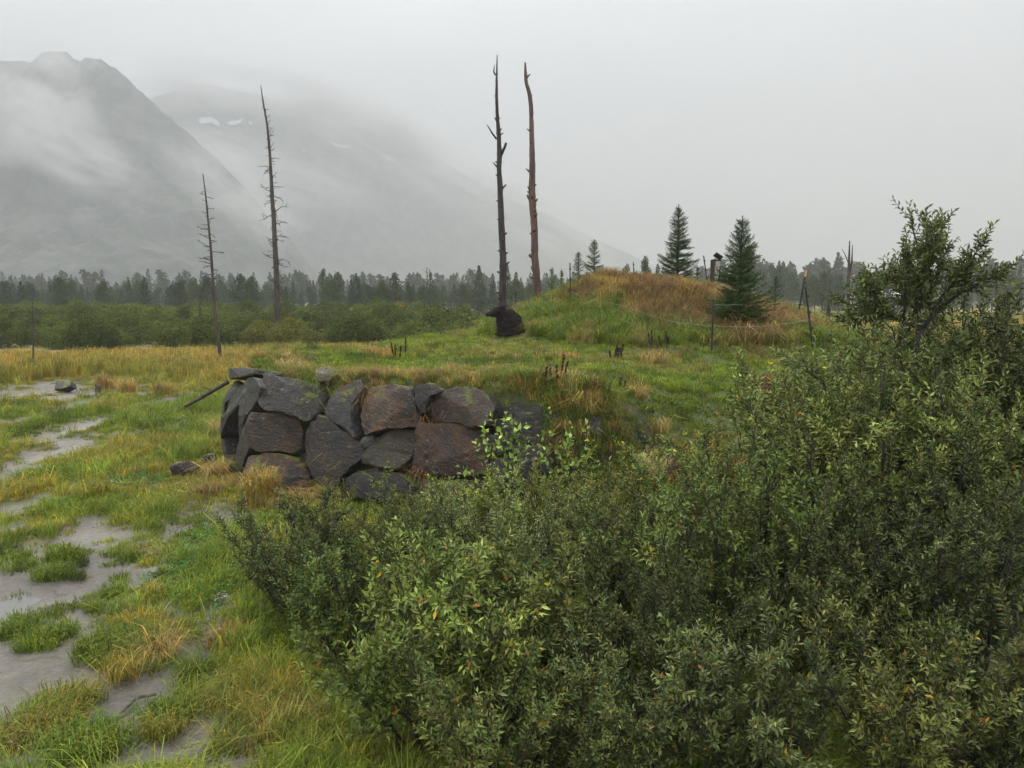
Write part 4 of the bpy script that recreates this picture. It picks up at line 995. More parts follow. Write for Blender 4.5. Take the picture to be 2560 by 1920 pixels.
mb = MB(); mb.box((0, 0, 33 * s_ - 0.2), (9 * s_, 9 * s_, 68 * s_ + 0.4)); obj('timber', mb.mesh('timber'), M_POST, sp)
rot = Matrix.Rotation(math.radians(32), 3, 'Y') @ Matrix.Rotation(math.radians(-25), 3, 'X')
mb = MB(); mb.box((13 * s_, -0.02, 77 * s_), (19 * s_, 17 * s_, 0.03), rot); pn = obj('solar_panel', mb.mesh('solar_panel'), M_PANEL, sp)
mb = MB(); mb.box((13 * s_, -0.02, 77 * s_ - 0.022), (20.5 * s_, 18.5 * s_, 0.03), rot); obj('panel_frame', mb.mesh('panel_frame'), M_STEEL, pn)
mb = MB(); mb.tube([[3 * s_, 0, 66 * s_], [11 * s_, 0, 75 * s_]], [0.02, 0.02], 6); obj('bracket', mb.mesh('bracket'), M_STEEL, sp)
mb = MB(); mb.box((12 * s_, -0.02, 57 * s_), (11 * s_, 10 * s_, 13 * s_)); obj('control_box', mb.mesh('control_box'), M_BOXGREY, sp)
mb = MB(); mb.box((8 * s_, 0, 66 * s_), (18 * s_, 5 * s_, 5 * s_)); obj('crossbar', mb.mesh('crossbar'), M_POST, sp)

# far fence posts in the right field and in the marsh behind the bear, each a thing of its own
for px, t_, b_, lab in [(2093, 780, 828, 'thin fence post beside the broken stump in the yellow field'), (2208, 796, 826, 'fence post in the green field left of the small tree trunk'), (2252, 790, 830, 'fence post in the green field nearest the small tree trunk'),
                        (2012, 783, 800, 'short far post seen between the two leaning fence posts')]:
    g = atz(px, b_, 0.0); o = empty('field_post', g); h_ = atd(px, t_, g[1])[2]
    mb = MB(); mb.tube([[0, 0, -0.2], [0, 0, h_]], [0.09, 0.08], 7, wob=0.1, rng=rg); obj('timber', mb.mesh('timber'), M_SNAGGREY, o); tag(o, lab, 'post', 'far field posts')
for i, (px, t_, b_) in enumerate([(1177, 763, 776), (1207, 765, 805), (1216, 781, 803), (1234, 768, 790), (1228, 752, 780), (1215, 785, 800)]):
    g = atz(px, b_, 0.0); o = empty('dead_stem', g); h_ = atd(px, t_, g[1])[2]
    mb = MB(); mb.tube([[0, 0, -0.2], [0.1, 0, h_ * 0.6], [0, 0, h_]], [0.14, 0.11, 0.04], 6); obj('trunk', mb.mesh('trunk'), M_SNAGGREY, o); tag(o, 'thin dead stem standing in the marsh left of the bear', 'dead stem', 'dead stems beyond the bear')
# white roofed shed far right
g = atz(2210, 760, 0.0); sh = empty('shed', (g[0] * 200 / g[1], 200, 0)); tag(sh, 'low shed with a white metal roof half hidden behind the small leafy tree', 'shed')
mb = MB(); mb.box((0, 0, 2.4), (6.5, 5, 4.8)); obj('wall', mb.mesh('wall'), M_SIDING, sh)
mb = MB(); mb.add([[-3.6, -2.9, 4.6], [3.6, -2.9, 4.6], [3.6, 0, 6.4], [-3.6, 0, 6.4], [3.6, 2.9, 4.6], [-3.6, 2.9, 4.6], [-3.6, -2.9, 4.75], [3.6, -2.9, 4.75], [3.6, 0, 6.55], [-3.6, 0, 6.55], [3.6, 2.9, 4.75], [-3.6, 2.9, 4.75]], None,
       [[0, 1, 2, 3], [3, 2, 4, 5], [6, 9, 8, 7], [9, 11, 10, 8], [0, 6, 7, 1], [5, 4, 10, 11], [0, 3, 9, 6], [3, 5, 11, 9], [1, 7, 8, 2], [2, 8, 10, 4]]); obj('roof', mb.mesh('roof'), M_ROOF, sh)

# ------------------------------------------------------------------ the bear
BEAR = ground_at(1272, 839)
def bear():
    g = BEAR; rng = np.random.RandomState(3)
    root = empty('bear', g); tag(root, 'dark brown bear sitting on the mound with its head turned to the left', 'bear')
    E = [  # centre, radii, pitch about y
        ((-.38, -.06, .97), (.235, .20, .225), 0.0), ((-.52, -.08, .92), (.17, .14, .15), 0.15), ((-.66, -.09, .875), (.14, .10, .11), 0.12), ((-.77, -.095, .86), (.085, .08, .088), 0.05),
        ((-.22, -.02, .87), (.25, .22, .23), -0.2), ((-.05, .0, .84), (.29, .27, .26), 0.4), ((-.20, .0, .62), (.24, .28, .30), 0.1),
        ((.08, .02, .60), (.36, .35, .36), 0.5), ((.16, .02, .36), (.375, .40, .34), 0.3), ((.22, .02, .22), (.33, .40, .24), 0.0), ((-.05, .0, .34), (.33, .33, .30), 0.0),
        ((-.27, -.15, .45), (.14, .13, .28), 0.05), ((-.29, -.17, .20), (.105, .10, .24), 0.0), ((-.33, -.19, .05), (.15, .11, .07), 0.0),
        ((-.25, .17, .45), (.14, .13, .28), 0.05), ((-.28, .18, .20), (.105, .10, .24), 0.0), ((-.33, .19, .05), (.15, .11, .07), 0.0),
        ((.10, -.28, .17), (.26, .15, .20), 0.15), ((-.10, -.33, .06), (.20, .10, .075), 0.0), ((.10, .30, .17), (.26, .15, .20), 0.15), ((-.10, .33, .06), (.20, .10, .075), 0.0),
        ((-.28, -.22, 1.16), (.085, .05, .085), 0.3), ((-.27, .10, 1.17), (.085, .05, .085), 0.3)]
    bm = bmesh.new()
    for c, r, p in E:
        R = Matrix.Translation(c) @ Matrix.Rotation(p, 4, 'Y') @ Matrix.Diagonal((*r, 1))
        bmesh.ops.create_icosphere(bm, subdivisions=3, radius=1.0, matrix=R)
    me = bpy.data.meshes.new('body_src'); bm.to_mesh(me); bm.free()
    tmp = bpy.data.objects.new('tmp', me); COL.objects.link(tmp)
    rm = tmp.modifiers.new('r', 'REMESH'); rm.mode = 'VOXEL'; rm.voxel_size = 0.022
    smo = tmp.modifiers.new('s', 'SMOOTH'); smo.factor = 0.6; smo.iterations = 7
    dg = bpy.context.evaluated_depsgraph_get(); bme = bpy.data.meshes.new_from_object(tmp.evaluated_get(dg))
    bpy.data.objects.remove(tmp); bme.name = 'body'
    for p in bme.polygons: p.use_smooth = True
    m, n, p, o = new_mat('bear_fur'); gg = n.nodes.new('ShaderNodeTexCoord')
    f = nz(n, gg.outputs['Object'], 7, 6, 0.7)
    n.links.new(mixc(n, ramp(n, f, 0.35, 0.7), (0.007, 0.005, 0.005, 1), (0.022, 0.015, 0.013, 1)), p.inputs['Base Color']); p.inputs['Roughness'].default_value = 0.8; p.inputs['Specular IOR Level'].default_value = 0.15
    bump(n, p, nz(n, gg.outputs['Object'], 40, 4), 0.02, 0.8)
    bme.materials.clear(); body = obj('body', bme, m, root)
    # short fur all over
    nv = len(bme.vertices); co = np.zeros(nv * 3); bme.vertices.foreach_get('co', co); co = co.reshape(-1, 3)
    no = np.array([tuple(v.normal) for v in bme.vertices])
    ok = np.where(co[:, 2] > 0.05)[0]; idx = rng.choice(ok, 9000); P = co[idx] + rng.normal(0, 0.008, (9000, 3)); nn = no[idx]
    fl = nn * 0.45 + np.array([0.35, 0, -0.75]) + rng.normal(0, 0.18, (9000, 3))
    muz = P[:, 0] < -0.62; Lf = np.where(muz, 0.018, rng.uniform(0.035, 0.085, 9000))
    col = np.array([0.026, 0.018, 0.016]) * rng.uniform(0.5, 2.0, (9000, 1)); col[muz] = np.array([0.10, 0.062, 0.042]) * rng.uniform(0.7, 1.2, (muz.sum(), 1))
    V, T, C = leaf_mesh_data(P, fl, Lf, np.full(9000, 0.009), col, rng, 0.0, 0.15)
    fm = leaf_mat('fur_strand', rough=0.6, trans=0.0, underside=None, use_obj=False, spec=0.15); fme = mesh_np('fur', V, T, None, C); fme.materials.append(fm); fo = obj('fur', fme, None, root); fo['kind'] = 'stuff'
    mn = plain('bear_nose', (0.012, 0.010, 0.010), 0.3); me_ = plain('bear_eye', (0.01, 0.008, 0.006), 0.08)
    bm = bmesh.new(); bmesh.ops.create_icosphere(bm, subdivisions=2, radius=1, matrix=Matrix.Translation((-.855, -.10, .885)) @ Matrix.Diagonal((.024, .034, .026, 1))); x = bpy.data.meshes.new('nose'); bm.to_mesh(x); bm.free(); obj('nose', x, mn, root)
    for yy in (-.19, .035):
        bm = bmesh.new(); bmesh.ops.create_icosphere(bm, subdivisions=2, radius=0.018, matrix=Matrix.Translation((-.60, yy, .985))); x = bpy.data.meshes.new('eye'); bm.to_mesh(x); bm.free(); obj('eye', x, me_, root)
    root.rotation_euler = (0, 0, math.radians(12)); root.scale = (0.95, 0.9, 0.82)
bear()

# ------------------------------------------------------------------ shrub belt and far trees
def blob_shrub(seed, h, r, nl=4200, ls=0.17):
    rng = np.random.RandomState(seed); nlump = 14
    lumps = []
    for j in range(nlump):
        a = rng.uniform(0, 6.28); q = math.sqrt(rng.uniform(0, 1)); lumps.append((math.cos(a) * q * r * 0.72, math.sin(a) * q * r * 0.72, h * (0.78 - 0.42 * q * q) * rng.uniform(0.75, 1.05), rng.uniform(0.22, 0.42) * r))
    P, NN = [], []
    for cx, cy_, cz, rr in lumps:
        n = nl // nlump; v = rng.normal(0, 1, (n, 3)); v[:, 2] += 0.35; v /= np.linalg.norm(v, axis=1, keepdims=True)
        P.append(np.array([cx, cy_, cz]) + v * (rr * rng.uniform(0.7, 1.12, n))[:, None]); NN.append(v)
        m = n // 3; a = rng.uniform(0, 6.28, m); zz = rng.uniform(0, 1, m); P.append(np.stack([cx + np.cos(a) * rr * 0.8, cy_ + np.sin(a) * rr * 0.8, cz * zz], -1)); NN.append(np.stack([np.cos(a), np.sin(a), 0 * a], -1))
    P = np.vstack(P); NN = np.vstack(NN); P[:, 2] = np.abs(P[:, 2]); n = len(P); Dr = rng.normal(0, 1, (n, 3)) + np.array([0, 0, 0.6])
    L = ls * rng.uniform(0.6, 1.4, n)
    col = np.array([[0.088, 0.118, 0.026], [0.104, 0.132, 0.030], [0.070, 0.098, 0.024], [0.124, 0.144, 0.036]])[rng.randint(0, 4, n)] * rng.uniform(0.8, 1.25, (n, 1))
    V, T, C = leaf_mesh_data(P, Dr, L, L * 0.6, col, rng, nrm=NN)
    me = mesh_np('far_shrub', V, T, None, C); me.materials.append(M_FAR_LEAF); return me
BL = [blob_shrub(300 + i, 3.0, 2.4) for i in range(6)]
rb = np.random.RandomState(44); pts_b = []
tries = 0
while len(pts_b) < 250 and tries < 30000:
    tries += 1; d = math.sqrt(rb.uniform(66 ** 2, 150 ** 2)); px = rb.uniform(-120, 1175)
    x = sx_(px, d)
    if d < 70 + 5 * math.sin(x * 0.25) and px < 700: continue
    if px > 1050 and d > 118: continue
    if any((x - a) ** 2 + (d - b) ** 2 < 11.0 for a, b, _ in pts_b): continue
    pts_b.append((x, d, 0))
for i, (x, d, _) in enumerate(pts_b):
    k = rb.uniform(0.72, 1.3) * (0.85 if d < 76 else 1.0); t = rb.uniform(0.62, 1.3); warm = rb.uniform(0, 1)
    o = obj('willow_bush', BL[i % 6], None, None, (x, d, H(x, d) - 0.1)); o.scale = (k * rb.uniform(0.95, 1.25), k, k * rb.uniform(0.85, 1.15)); o.rotation_euler = (0, 0, rb.uniform(0, 6.3))
    o.color = (t * (1.25 if warm > 0.9 else 1.0), t, t * 0.9, 1)
    pxo = 1280 + x / d * FPX
    row = 'along the marsh edge' if d < 78 else ('inside the belt' if d < 112 else 'at the back of the belt')
    sec = 'at far left' if pxo < 84 else ('left of the leaning snag' if pxo < 530 else ('between the dead spruces' if pxo < 690 else ('right of the tallest dead spruce' if pxo < 950 else 'nearest the bear')))
    tone = 'rusty green' if warm > 0.9 else ('pale green' if t > 1.08 else ('dark green' if t < 0.82 else 'mid green'))
    tag(o, '%s willow bush %s, %s' % (tone, row, sec), 'bush', 'willow belt beyond the marsh')
o = obj('willow_bush', BL[0], None, None, (sx_(860, 118), 118, 0.9)); o.color = (3.2, 2.6, 1.6, 1); o.scale = (.7, .7, .95); tag(o, 'pale yellow bush at the back edge of the willow belt', 'bush')
o = obj('willow_bush', BL[1], None, None, (sx_(1000, 124), 124, 0.7)); o.color = (2.3, 1.5, 1.0, 1); tag(o, 'orange brown bush at the back edge of the willow belt', 'bush')

def far_conifer(seed, h, r, nl=1500):
    rng = np.random.RandomState(seed); mb = MB(); mb.tube([[0, 0, -0.2], [0, 0, h * 0.5], [0, 0, h * 0.98]], [0.016 * h, 0.011 * h, 0.02], 6)
    z = h * (0.14 + 0.86 * rng.uniform(0, 1, nl) ** 0.85); f = 1 - z / h
    lay = 0.72 + 0.28 * np.sin(z * 4.1 + seed); R = r * np.minimum(f * 1.5, 1.0) ** 0.75 * lay * rng.uniform(0.15, 1.08, nl) ** 0.55
    a = rng.uniform(0, 6.283, nl); R = R * (1 + 0.22 * np.sin(a * 3 + z * 1.3 + seed))
    P = np.stack([np.cos(a) * R, np.sin(a) * R, z - R * 0.18], -1); Dr = np.stack([np.cos(a), np.sin(a), rng.uniform(-0.35, 0.5, nl)], -1)
    L = 0.55 * rng.uniform(0.5, 1.2, nl) * (0.45 + 0.55 * f); col = np.array([0.042, 0.064, 0.026]) * rng.uniform(0.65, 1.4, (nl, 1))
    nn_ = np.stack([np.cos(a), np.sin(a), 0.7 + 0 * a], -1); nn_ /= np.linalg.norm(nn_, axis=1, keepdims=True)
    V, T, C = leaf_mesh_data(P, Dr, L, L * 0.5, col, rng, nrm=nn_)
    c = mesh_np('crown', V, T, None, C); c.materials.append(M_FAR_LEAF); t = mb.mesh('trunk', True); t.materials.append(M_SNAGGREY); return t, c
def far_round(seed, h, r, nl=1700):
    rng = np.random.RandomState(seed); mb = MB(); mb.tube([[0, 0, -0.2], [0.1, 0, h * 0.5], [0, 0, h * 0.9]], [0.014 * h, 0.01 * h, 0.03], 6)
    P = []; k = 15
    for j in range(k):
        zc = h * (0.30 + 0.62 * j / (k - 1)); q = math.sin(math.pi * min(0.93, 0.18 + 0.75 * j / (k - 1))); a = rng.uniform(0, 6.28); rr = r * q * 0.55
        n = nl // k; v = rng.normal(0, 1, (n, 3)); v /= np.linalg.norm(v, axis=1, keepdims=True)
        P.append(np.array([math.cos(a) * rr, math.sin(a) * rr, zc]) + v * (r * 0.52 * (0.4 + 0.6 * q) * rng.uniform(0.2, 1.1, n) ** 0.5)[:, None])
    P = np.vstack(P); n = len(P); Dr = rng.normal(0, 1, (n, 3)) + np.array([0, 0, 0.5]); L = 0.42 * rng.uniform(0.5, 1.2, n); col = np.array([0.062, 0.086, 0.030]) * rng.uniform(0.7, 1.35, (n, 1))
    V, T, C = leaf_mesh_data(P, Dr, L, L * 0.6, col, rng)
    c = mesh_np('crown', V, T, None, C); c.materials.append(M_FAR_LEAF); t = mb.mesh('trunk', True); t.materials.append(M_SNAGGREY); return t, c
FC = [far_conifer(400 + i, 10, (1.7, 2.0, 2.3)[i % 3]) for i in range(5)] + [far_round(430 + i, 10, (2.3, 2.7)[i % 2]) for i in range(4)]
rt = np.random.RandomState(91)
def far_tree(px, top_py, d, kind, label, group=None, name=None, wide=1.0, tint=None):
    d = d * 1.1; x = sx_(px, d); h = CAM_Z + (744 - top_py) / FPX * d; k = h / 10.0
    root = empty(name or ('conifer_tree' if kind < 5 else 'broadleaf_tree'), (x, d, 0), rt.uniform(0, 6.3)); root.scale = (k * wide, k * wide, k)
    t, c = FC[kind]; a = obj('trunk', t, None, root); b = obj('crown', c, None, root); tt = rt.uniform(0.8, 1.2) if tint is None else tint; b.color = (tt, tt, tt, 1)
    return tag(root, label, 'tree', group)
# trees that stand out in the treeline
for px, tp, d, kd, wd, lab in [(1198, 664, 170, 0, 1.15, 'single tall conifer standing apart left of the blackened trunk'), (1268, 662, 150, 1, 0.9, 'tall conifer just right of the blackened trunk'), (1290, 680, 158, 2, 0.9, 'conifer between the two tall bare trunks, the lower one'), (1232, 684, 160, 3, 1.0, 'conifer left of the blackened trunk, beside the single tall one'),
                         (368, 693, 150, 0, 1.2, 'dark narrow conifer rising highest between far left edge and leaning snag'), (990, 681, 165, 5, 1.0, 'round crowned tree with a tufted top in the far treeline'), (893, 683, 160, 4, 1.1, 'dark pointed conifer in the middle of the left treeline'), (812, 671, 165, 7, 0.6, 'slim open crowned tree on a long bare trunk in the treeline'),
                         (160, 694, 150, 6, 1.15, 'broad leafy tree at the left of the treeline'), (25, 703, 150, 1, 1.2, 'dark conifer at the left edge of the picture'), (60, 703, 152, 0, 1.2, 'second dark conifer close beside the one at the left edge'), (460, 699, 155, 8, 1.1, 'rounded pale tree left of the leaning snag'),
                         (603, 684, 150, 6, 0.95, 'pointed leafy tree between the two dead spruces'), (632, 690, 152, 5, 1.0, 'second leafy tree right beside the one between the dead spruces'), (520, 687, 155, 7, 1.0, 'tall leafy tree directly behind the leaning snag'), (845, 680, 158, 6, 0.9, 'light green tree right of the slim open crowned tree'), (1078, 680, 168, 2, 0.9, 'dark conifer beside the twin bare pole trees'),
                         (1340, 690, 150, 6, 0.8, 'leafy tree directly behind the red trunk'), (1612, 641, 120, 7, 0.6, 'slim leafy tree showing above the hump grass crest'), (1641, 660, 120, 3, 0.8, 'small hazy conifer left of the crest spruce'), (1565, 660, 130, 8, 0.5, 'small hazy leafy treetop above the hump crest')]:
    far_tree(px, tp, d, kd, lab, 'trees in the far treeline', wide=wd)
for i in range(170):
    px = rt.uniform(-260, 1330); d = rt.uniform(160, 250); tp = 709 + rt.normal(0, 9) + (6 if px > 1050 else 0)
    sec = 'at far left' if px < 84 else ('left of the leaning snag' if px < 530 else ('between the two branchy dead spruces' if px < 690 else ('right of the tallest dead spruce' if px < 1000 else 'beside the blackened trunk')))
    kd = rt.randint(0, 9); far_tree(px, tp, d, kd, 'hazy %s in the %s far treeline, %s' % ('conifer' if kd < 5 else 'leafy tree', 'nearer' if d < 205 else 'farther', sec.replace('branchy ', '')), 'left far treeline')
for i in range(110):
    px = rt.uniform(1880, 2800); d = rt.uniform(170, 280); tp = 690 + rt.normal(0, 10) - 22 * max(0, (px - 2300) / 260)
    if 1960 > px: tp = 668 + rt.normal(0, 10)
    sec = 'left of leaning fence posts' if px < 1990 else ('by the leaning fence posts' if px < 2180 else ('behind the small leafy tree' if px < 2440 else 'at the right edge'))
    kd = rt.choice([0, 1, 2, 3, 4, 5, 6, 7]); far_tree(px, tp, d, kd, 'hazy %s in the %s row beyond the right field, %s' % ('conifer' if kd < 5 else 'leafy tree', 'nearer' if d < 225 else 'farther', sec), 'right far treeline', wide=0.85)
# the wood far behind reads as one mass
def wood(name, label, x0, x1, d0, d1, hmean, n, seed):
    rng = np.random.RandomState(seed); mb = MB()
    for i in range(n):
        t, c = FC[rng.randint(0, 9)]; x = rng.uniform(x0, x1); d = rng.uniform(d0, d1); k = hmean / 10 * rng.uniform(0.8, 1.25)
        key = c.name
        if key not in WC:
            v = np.zeros(len(c.vertices) * 3); c.vertices.foreach_get('co', v); f = np.zeros(len(c.loops), int); c.loops.foreach_get('vertex_index', f)
            a = np.zeros(len(c.vertices) * 4); c.attributes['tint'].data.foreach_get('color', a); v = v.reshape(-1, 3); sel = np.arange(0, len(v) // 4, 4)
            vv = v.reshape(-1, 4, 3)[sel]; cen = vv.mean(1, keepdims=True); vv = cen + (vv - cen) * 2.1
            i4 = np.arange(len(sel))[:, None] * 4; WC[key] = (vv.reshape(-1, 3), np.concatenate([i4 + [[0, 2, 1]], i4 + [[0, 3, 2]]]), a.reshape(-1, 4, 4)[sel].reshape(-1, 4)[:, :3])
        v, f, a = WC[key]; mb.add(v * k + np.array([x, d, 0]), f, None, a)
    me = mb.mesh(name); me.materials.append(M_FAR_LEAF); tag(obj(name, me), label, 'wood', kind='stuff')
WC = {}
wood('distant_wood', 'hazy distant wood along the horizon behind the marsh', -520, 110, 420, 640, 16, 420, 1)
wood('distant_scrub', 'low hazy scrub under the far treeline behind the willow belt', -210, 20, 262, 300, 6.5, 300, 3)
wood('distant_wood', 'hazy distant wood rising on the horizon at right', 110, 700, 400, 640, 22, 420, 2)

# ------------------------------------------------------------------ grass
def blade_proto(name, seed, nb, spread, hmin, hmax, wid, bend, lean=0.0, flop=0.0):
    rng = np.random.RandomState(seed); V, Q, T, C = [], [], [], []
    for i in range(nb):
        a = rng.uniform(0, 6.283); r = spread * math.sqrt(rng.uniform(0, 1)); p = np.array([math.cos(a) * r, math.sin(a) * r, -0.02])
        h = rng.uniform(hmin, hmax); az = a + rng.normal(0, 0.9); o = np.array([math.cos(az), math.sin(az), 0]) * bend * rng.uniform(0.4, 1.4) + np.array([lean, lean * 0.3, 0])
        s = np.array([-o[1], o[0], 0]); s /= np.linalg.norm(s) + 1e-6; s = s * math.cos(rng.uniform(-0.8, 0.8)) + rng.normal(0, 0.3, 3) * np.array([1, 1, 0])
        fl = flop * rng.uniform(0.3, 1.3)
        p1 = p + np.array([0, 0, h * 0.5]) + o * h * 0.22; p2 = p + np.array([0, 0, h * 0.86]) + o * h * 0.65; p3 = p + np.array([0, 0, h * (1.0 - 0.75 * fl)]) + o * h * (1.1 + fl)
        w = wid * rng.uniform(0.7, 1.3) / 2; b = len(V); V += [p - s * w, p + s * w, p1 - s * w, p1 + s * w, p2 - s * w * 0.7, p2 + s * w * 0.7, p3]
        Q += [[b, b + 1, b + 3, b + 2], [b + 2, b + 3, b + 5, b + 4]]; T += [[b + 4, b + 5, b + 6]]
        c = np.array([1, 1, 1.0]) * rng.uniform(0.7, 1.35)
        if rng.uniform() < 0.16: c = c * np.array([2.0, 1.45, 1.0])
        C += [c] * 7
    me = mesh_np(name, V, T, Q, None); at = me.attributes.new('blade', 'FLOAT_COLOR', 'POINT'); cc = np.ones((len(V), 4), np.float32); cc[:, :3] = C; at.data.foreach_set('color', cc.ravel())
    me.materials.append(M_BLADE); return bpy.data.objects.new(name, me)
def leafy_proto(name, seed, nl, spread, h, size):
    rng = np.random.RandomState(seed); a = rng.uniform(0, 6.283, nl); r = spread * np.sqrt(rng.uniform(0, 1, nl)); P = np.stack([np.cos(a) * r, np.sin(a) * r, rng.uniform(0.2, 1, nl) * h], -1)
    Dr = rng.normal(0, 1, (nl, 3)) * np.array([1, 1, 0.35]); L = size * rng.uniform(0.6, 1.3, nl)
    V, T, C = leaf_mesh_data(P, Dr, L, L * 0.8, np.repeat(rng.uniform(0.7, 1.35, (nl, 1)), 3, 1), rng, upb=1.6)
    me = mesh_np(name, V, T, None, None); at = me.attributes.new('blade', 'FLOAT_COLOR', 'POINT'); cc = np.ones((len(V), 4), np.float32); cc[:, :3] = C; at.data.foreach_set('color', cc.ravel())
    me.materials.append(M_BLADE); return bpy.data.objects.new(name, me)
def scatter(name, protos, pos, rot, scl, idx, tint, label, cat='grass'):
    me = bpy.data.meshes.new(name); n = len(pos); me.vertices.add(n); me.vertices.foreach_set('co', np.asarray(pos, np.float32).ravel())
    for nm, ty, key, dat in (('rot', 'FLOAT_VECTOR', 'vector', rot), ('scl', 'FLOAT_VECTOR', 'vector', scl), ('pick', 'INT', 'value', idx)):
        a = me.attributes.new(nm, ty, 'POINT'); a.data.foreach_set(key, np.asarray(dat, np.int32 if ty == 'INT' else np.float32).ravel())
    c4 = np.ones((n, 4), np.float32); c4[:, :3] = tint; a = me.attributes.new('tint', 'FLOAT_COLOR', 'POINT'); a.data.foreach_set('color', c4.ravel())
    me.materials.append(M_BLADE)
    o = obj(name, me); ng = bpy.data.node_groups.new(name, 'GeometryNodeTree')
    ng.interface.new_socket('Geometry', in_out='INPUT', socket_type='NodeSocketGeometry'); ng.interface.new_socket('Geometry', in_out='OUTPUT', socket_type='NodeSocketGeometry')
    gi, go = ng.nodes.new('NodeGroupInput'), ng.nodes.new('NodeGroupOutput'); ip = ng.nodes.new('GeometryNodeInstanceOnPoints')
    gti = ng.nodes.new('GeometryNodeGeometryToInstance')
    for p in reversed(protos):
        oi = ng.nodes.new('GeometryNodeObjectInfo'); oi.inputs['Object'].default_value = p; g1 = ng.nodes.new('GeometryNodeGeometryToInstance')
        ng.links.new(oi.outputs['Geometry'], g1.inputs[0])
        if 'jn' not in locals(): jn = ng.nodes.new('GeometryNodeJoinGeometry')
        ng.links.new(g1.outputs[0], jn.inputs[0])
    ng.nodes.remove(gti)
    def na(nm, ty):
        x = ng.nodes.new('GeometryNodeInputNamedAttribute'); x.data_type = ty; x.inputs['Name'].default_value = nm; return [s for s in x.outputs if s.enabled][0]
    ng.links.new(gi.outputs[0], ip.inputs['Points']); ng.links.new(jn.outputs[0], ip.inputs['Instance']); ip.inputs['Pick Instance'].default_value = True
    ng.links.new(na('pick', 'INT'), ip.inputs['Instance Index']); ng.links.new(na('rot', 'FLOAT_VECTOR'), ip.inputs['Rotation']); ng.links.new(na('scl', 'FLOAT_VECTOR'), ip.inputs['Scale'])
    ng.links.new(ip.outputs[0], go.inputs[0])
    md = o.modifiers.new('scatter', 'NODES'); md.node_group = ng
    return tag(o, label, cat, kind='stuff')

rgz = np.random.RandomState(2024)
PRO = [blade_proto('turf', i, 52, 0.18, 0.04, 0.11, 0.011, 0.55) for i in range(3)] + \
      [blade_proto('sedge', 10 + i, 50, 0.14, 0.08, 0.25, 0.008, 0.55, flop=0.3) for i in range(3)] + \
      [blade_proto('tall', 20 + i, 40, 0.14, 0.35, 0.72, 0.011, 0.28, lean=0.12, flop=0.25) for i in range(3)] + \
      [leafy_proto('clover', 30 + i, 26, 0.16, 0.07, 0.045) for i in range(2)] + \
      [blade_proto('floppy', 40 + i, 50, 0.15, 0.2, 0.45, 0.0075, 0.75, lean=0.3, flop=0.7) for i in range(2)]
TURF, SEDGE, TALL, CLOV, FLOP = [0, 1, 2], [3, 4, 5], [6, 7, 8], [9, 10], [11, 12]
gB, gM, gD = np.array([0.180, 0.262, 0.028]), np.array([0.120, 0.178, 0.026]), np.array([0.060, 0.092, 0.018])
cY, cT, cB, cR = np.array([0.38, 0.29, 0.065]), np.array([0.34, 0.265, 0.095]), np.array([0.175, 0.118, 0.052]), np.array([0.19, 0.112, 0.052])
def pick(rows, fams):
    return np.array([f[k % len(f)] for f, k in zip(fams, rows)])
def sample(n, rmin, rmax, a0, a1, dens):
    """points in a ground sector; dens(r) is the relative number per square metre"""
    r = np.linspace(rmin, rmax, 400); pdf = r * dens(r); cdf = np.cumsum(pdf); cdf /= cdf[-1]
    rr = np.interp(rgz.uniform(0, 1, n), cdf, r); a = rgz.uniform(a0, a1, n); return np.sin(a) * rr, np.cos(a) * rr
def emit(name, label, x, y, fam_idx, tint, size, zs=None):
    n = len(x); z = terrain(x, y); rot = np.stack([rgz.normal(0, 0.12, n), rgz.normal(0, 0.12, n), rgz.uniform(0, 6.283, n)], -1)
    if zs is None: zs = np.ones(n)
    s = size * rgz.uniform(0.75, 1.3, n); scl = np.stack([s, s, s * zs], -1)
    return scatter(name, PRO, np.stack([x, y, z], -1), rot, scl, fam_idx, tint * rgz.uniform(0.66, 1.36, (n, 1)) * np.stack([rgz.uniform(0.9, 1.12, n), np.ones(n), np.ones(n)], -1), label)
def blend(a, b, t): return a + (b - a) * np.clip(t, 0, 1)[:, None]

# marsh
x, y = sample(52000, 7.0, 64, math.radians(-42), math.radians(30), lambda r: (9.0 / r) ** 1.45)
sd0, wd0, rz0 = zone(x, y); m0 = mud(x, y); keep = (rz0 < 0.25) & ((m0 < 0.05 + 0.06 * rgz.normal(0, 1, len(x))) | ((fbm(x * 0.6, y, 0.45, 3, 66) > 0.10) & (m0 < 0.6)))
# grass thins under the dark thicket
drift = np.array([ground_at(u_, v_)[:2] for u_, v_ in [(222, 1845), (282, 1815), (312, 1785), (345, 1757), (392, 1748)]])
for a_, b_ in zip(drift[:-1], drift[1:]): keep &= seg_dist(x, y, a_, b_) > 0.32
keep &= ~((x > 8) & (y > 20)); thick = (x > -2.5) & (y < 12.5)
keep &= ~(thick & (rgz.uniform(0, 1, len(x)) < 0.35))
x, y = x[keep], y[keep]; n = len(x); r = np.hypot(x, y); nA = fbm(x, y, 1.6, 4, 61); nB = fbm(x, y, 6.0, 3, 62); nC = fbm(x, y, 0.6, 3, 63)
yel = sstep(0.03, 0.2, nA + 0.5 * nB + 0.06 * (r > 20)); band = sstep(36, 46, y + 10 * nB); yel = np.maximum(yel * (0.5 - 0.22 * (y < 13)), band * np.clip(0.9 + nB * 2.2, 0, 1))
backgreen = sstep(58, 62, y) * (x < -14); yel = yel * (1 - 0.75 * backgreen)
tint = blend(blend(np.tile(gM, (n, 1)), gB, 0.5 + 2.2 * nC), cY, yel * 0.85); tint = blend(tint, gD, sstep(0.05, 0.2, -nA) * 0.5)
u = rgz.uniform(0, 1, n); fam = np.where(u < 0.5, 1, np.where(u < 0.92, 0, 4)); fam = np.where(band * yel > 0.4, 2, fam)
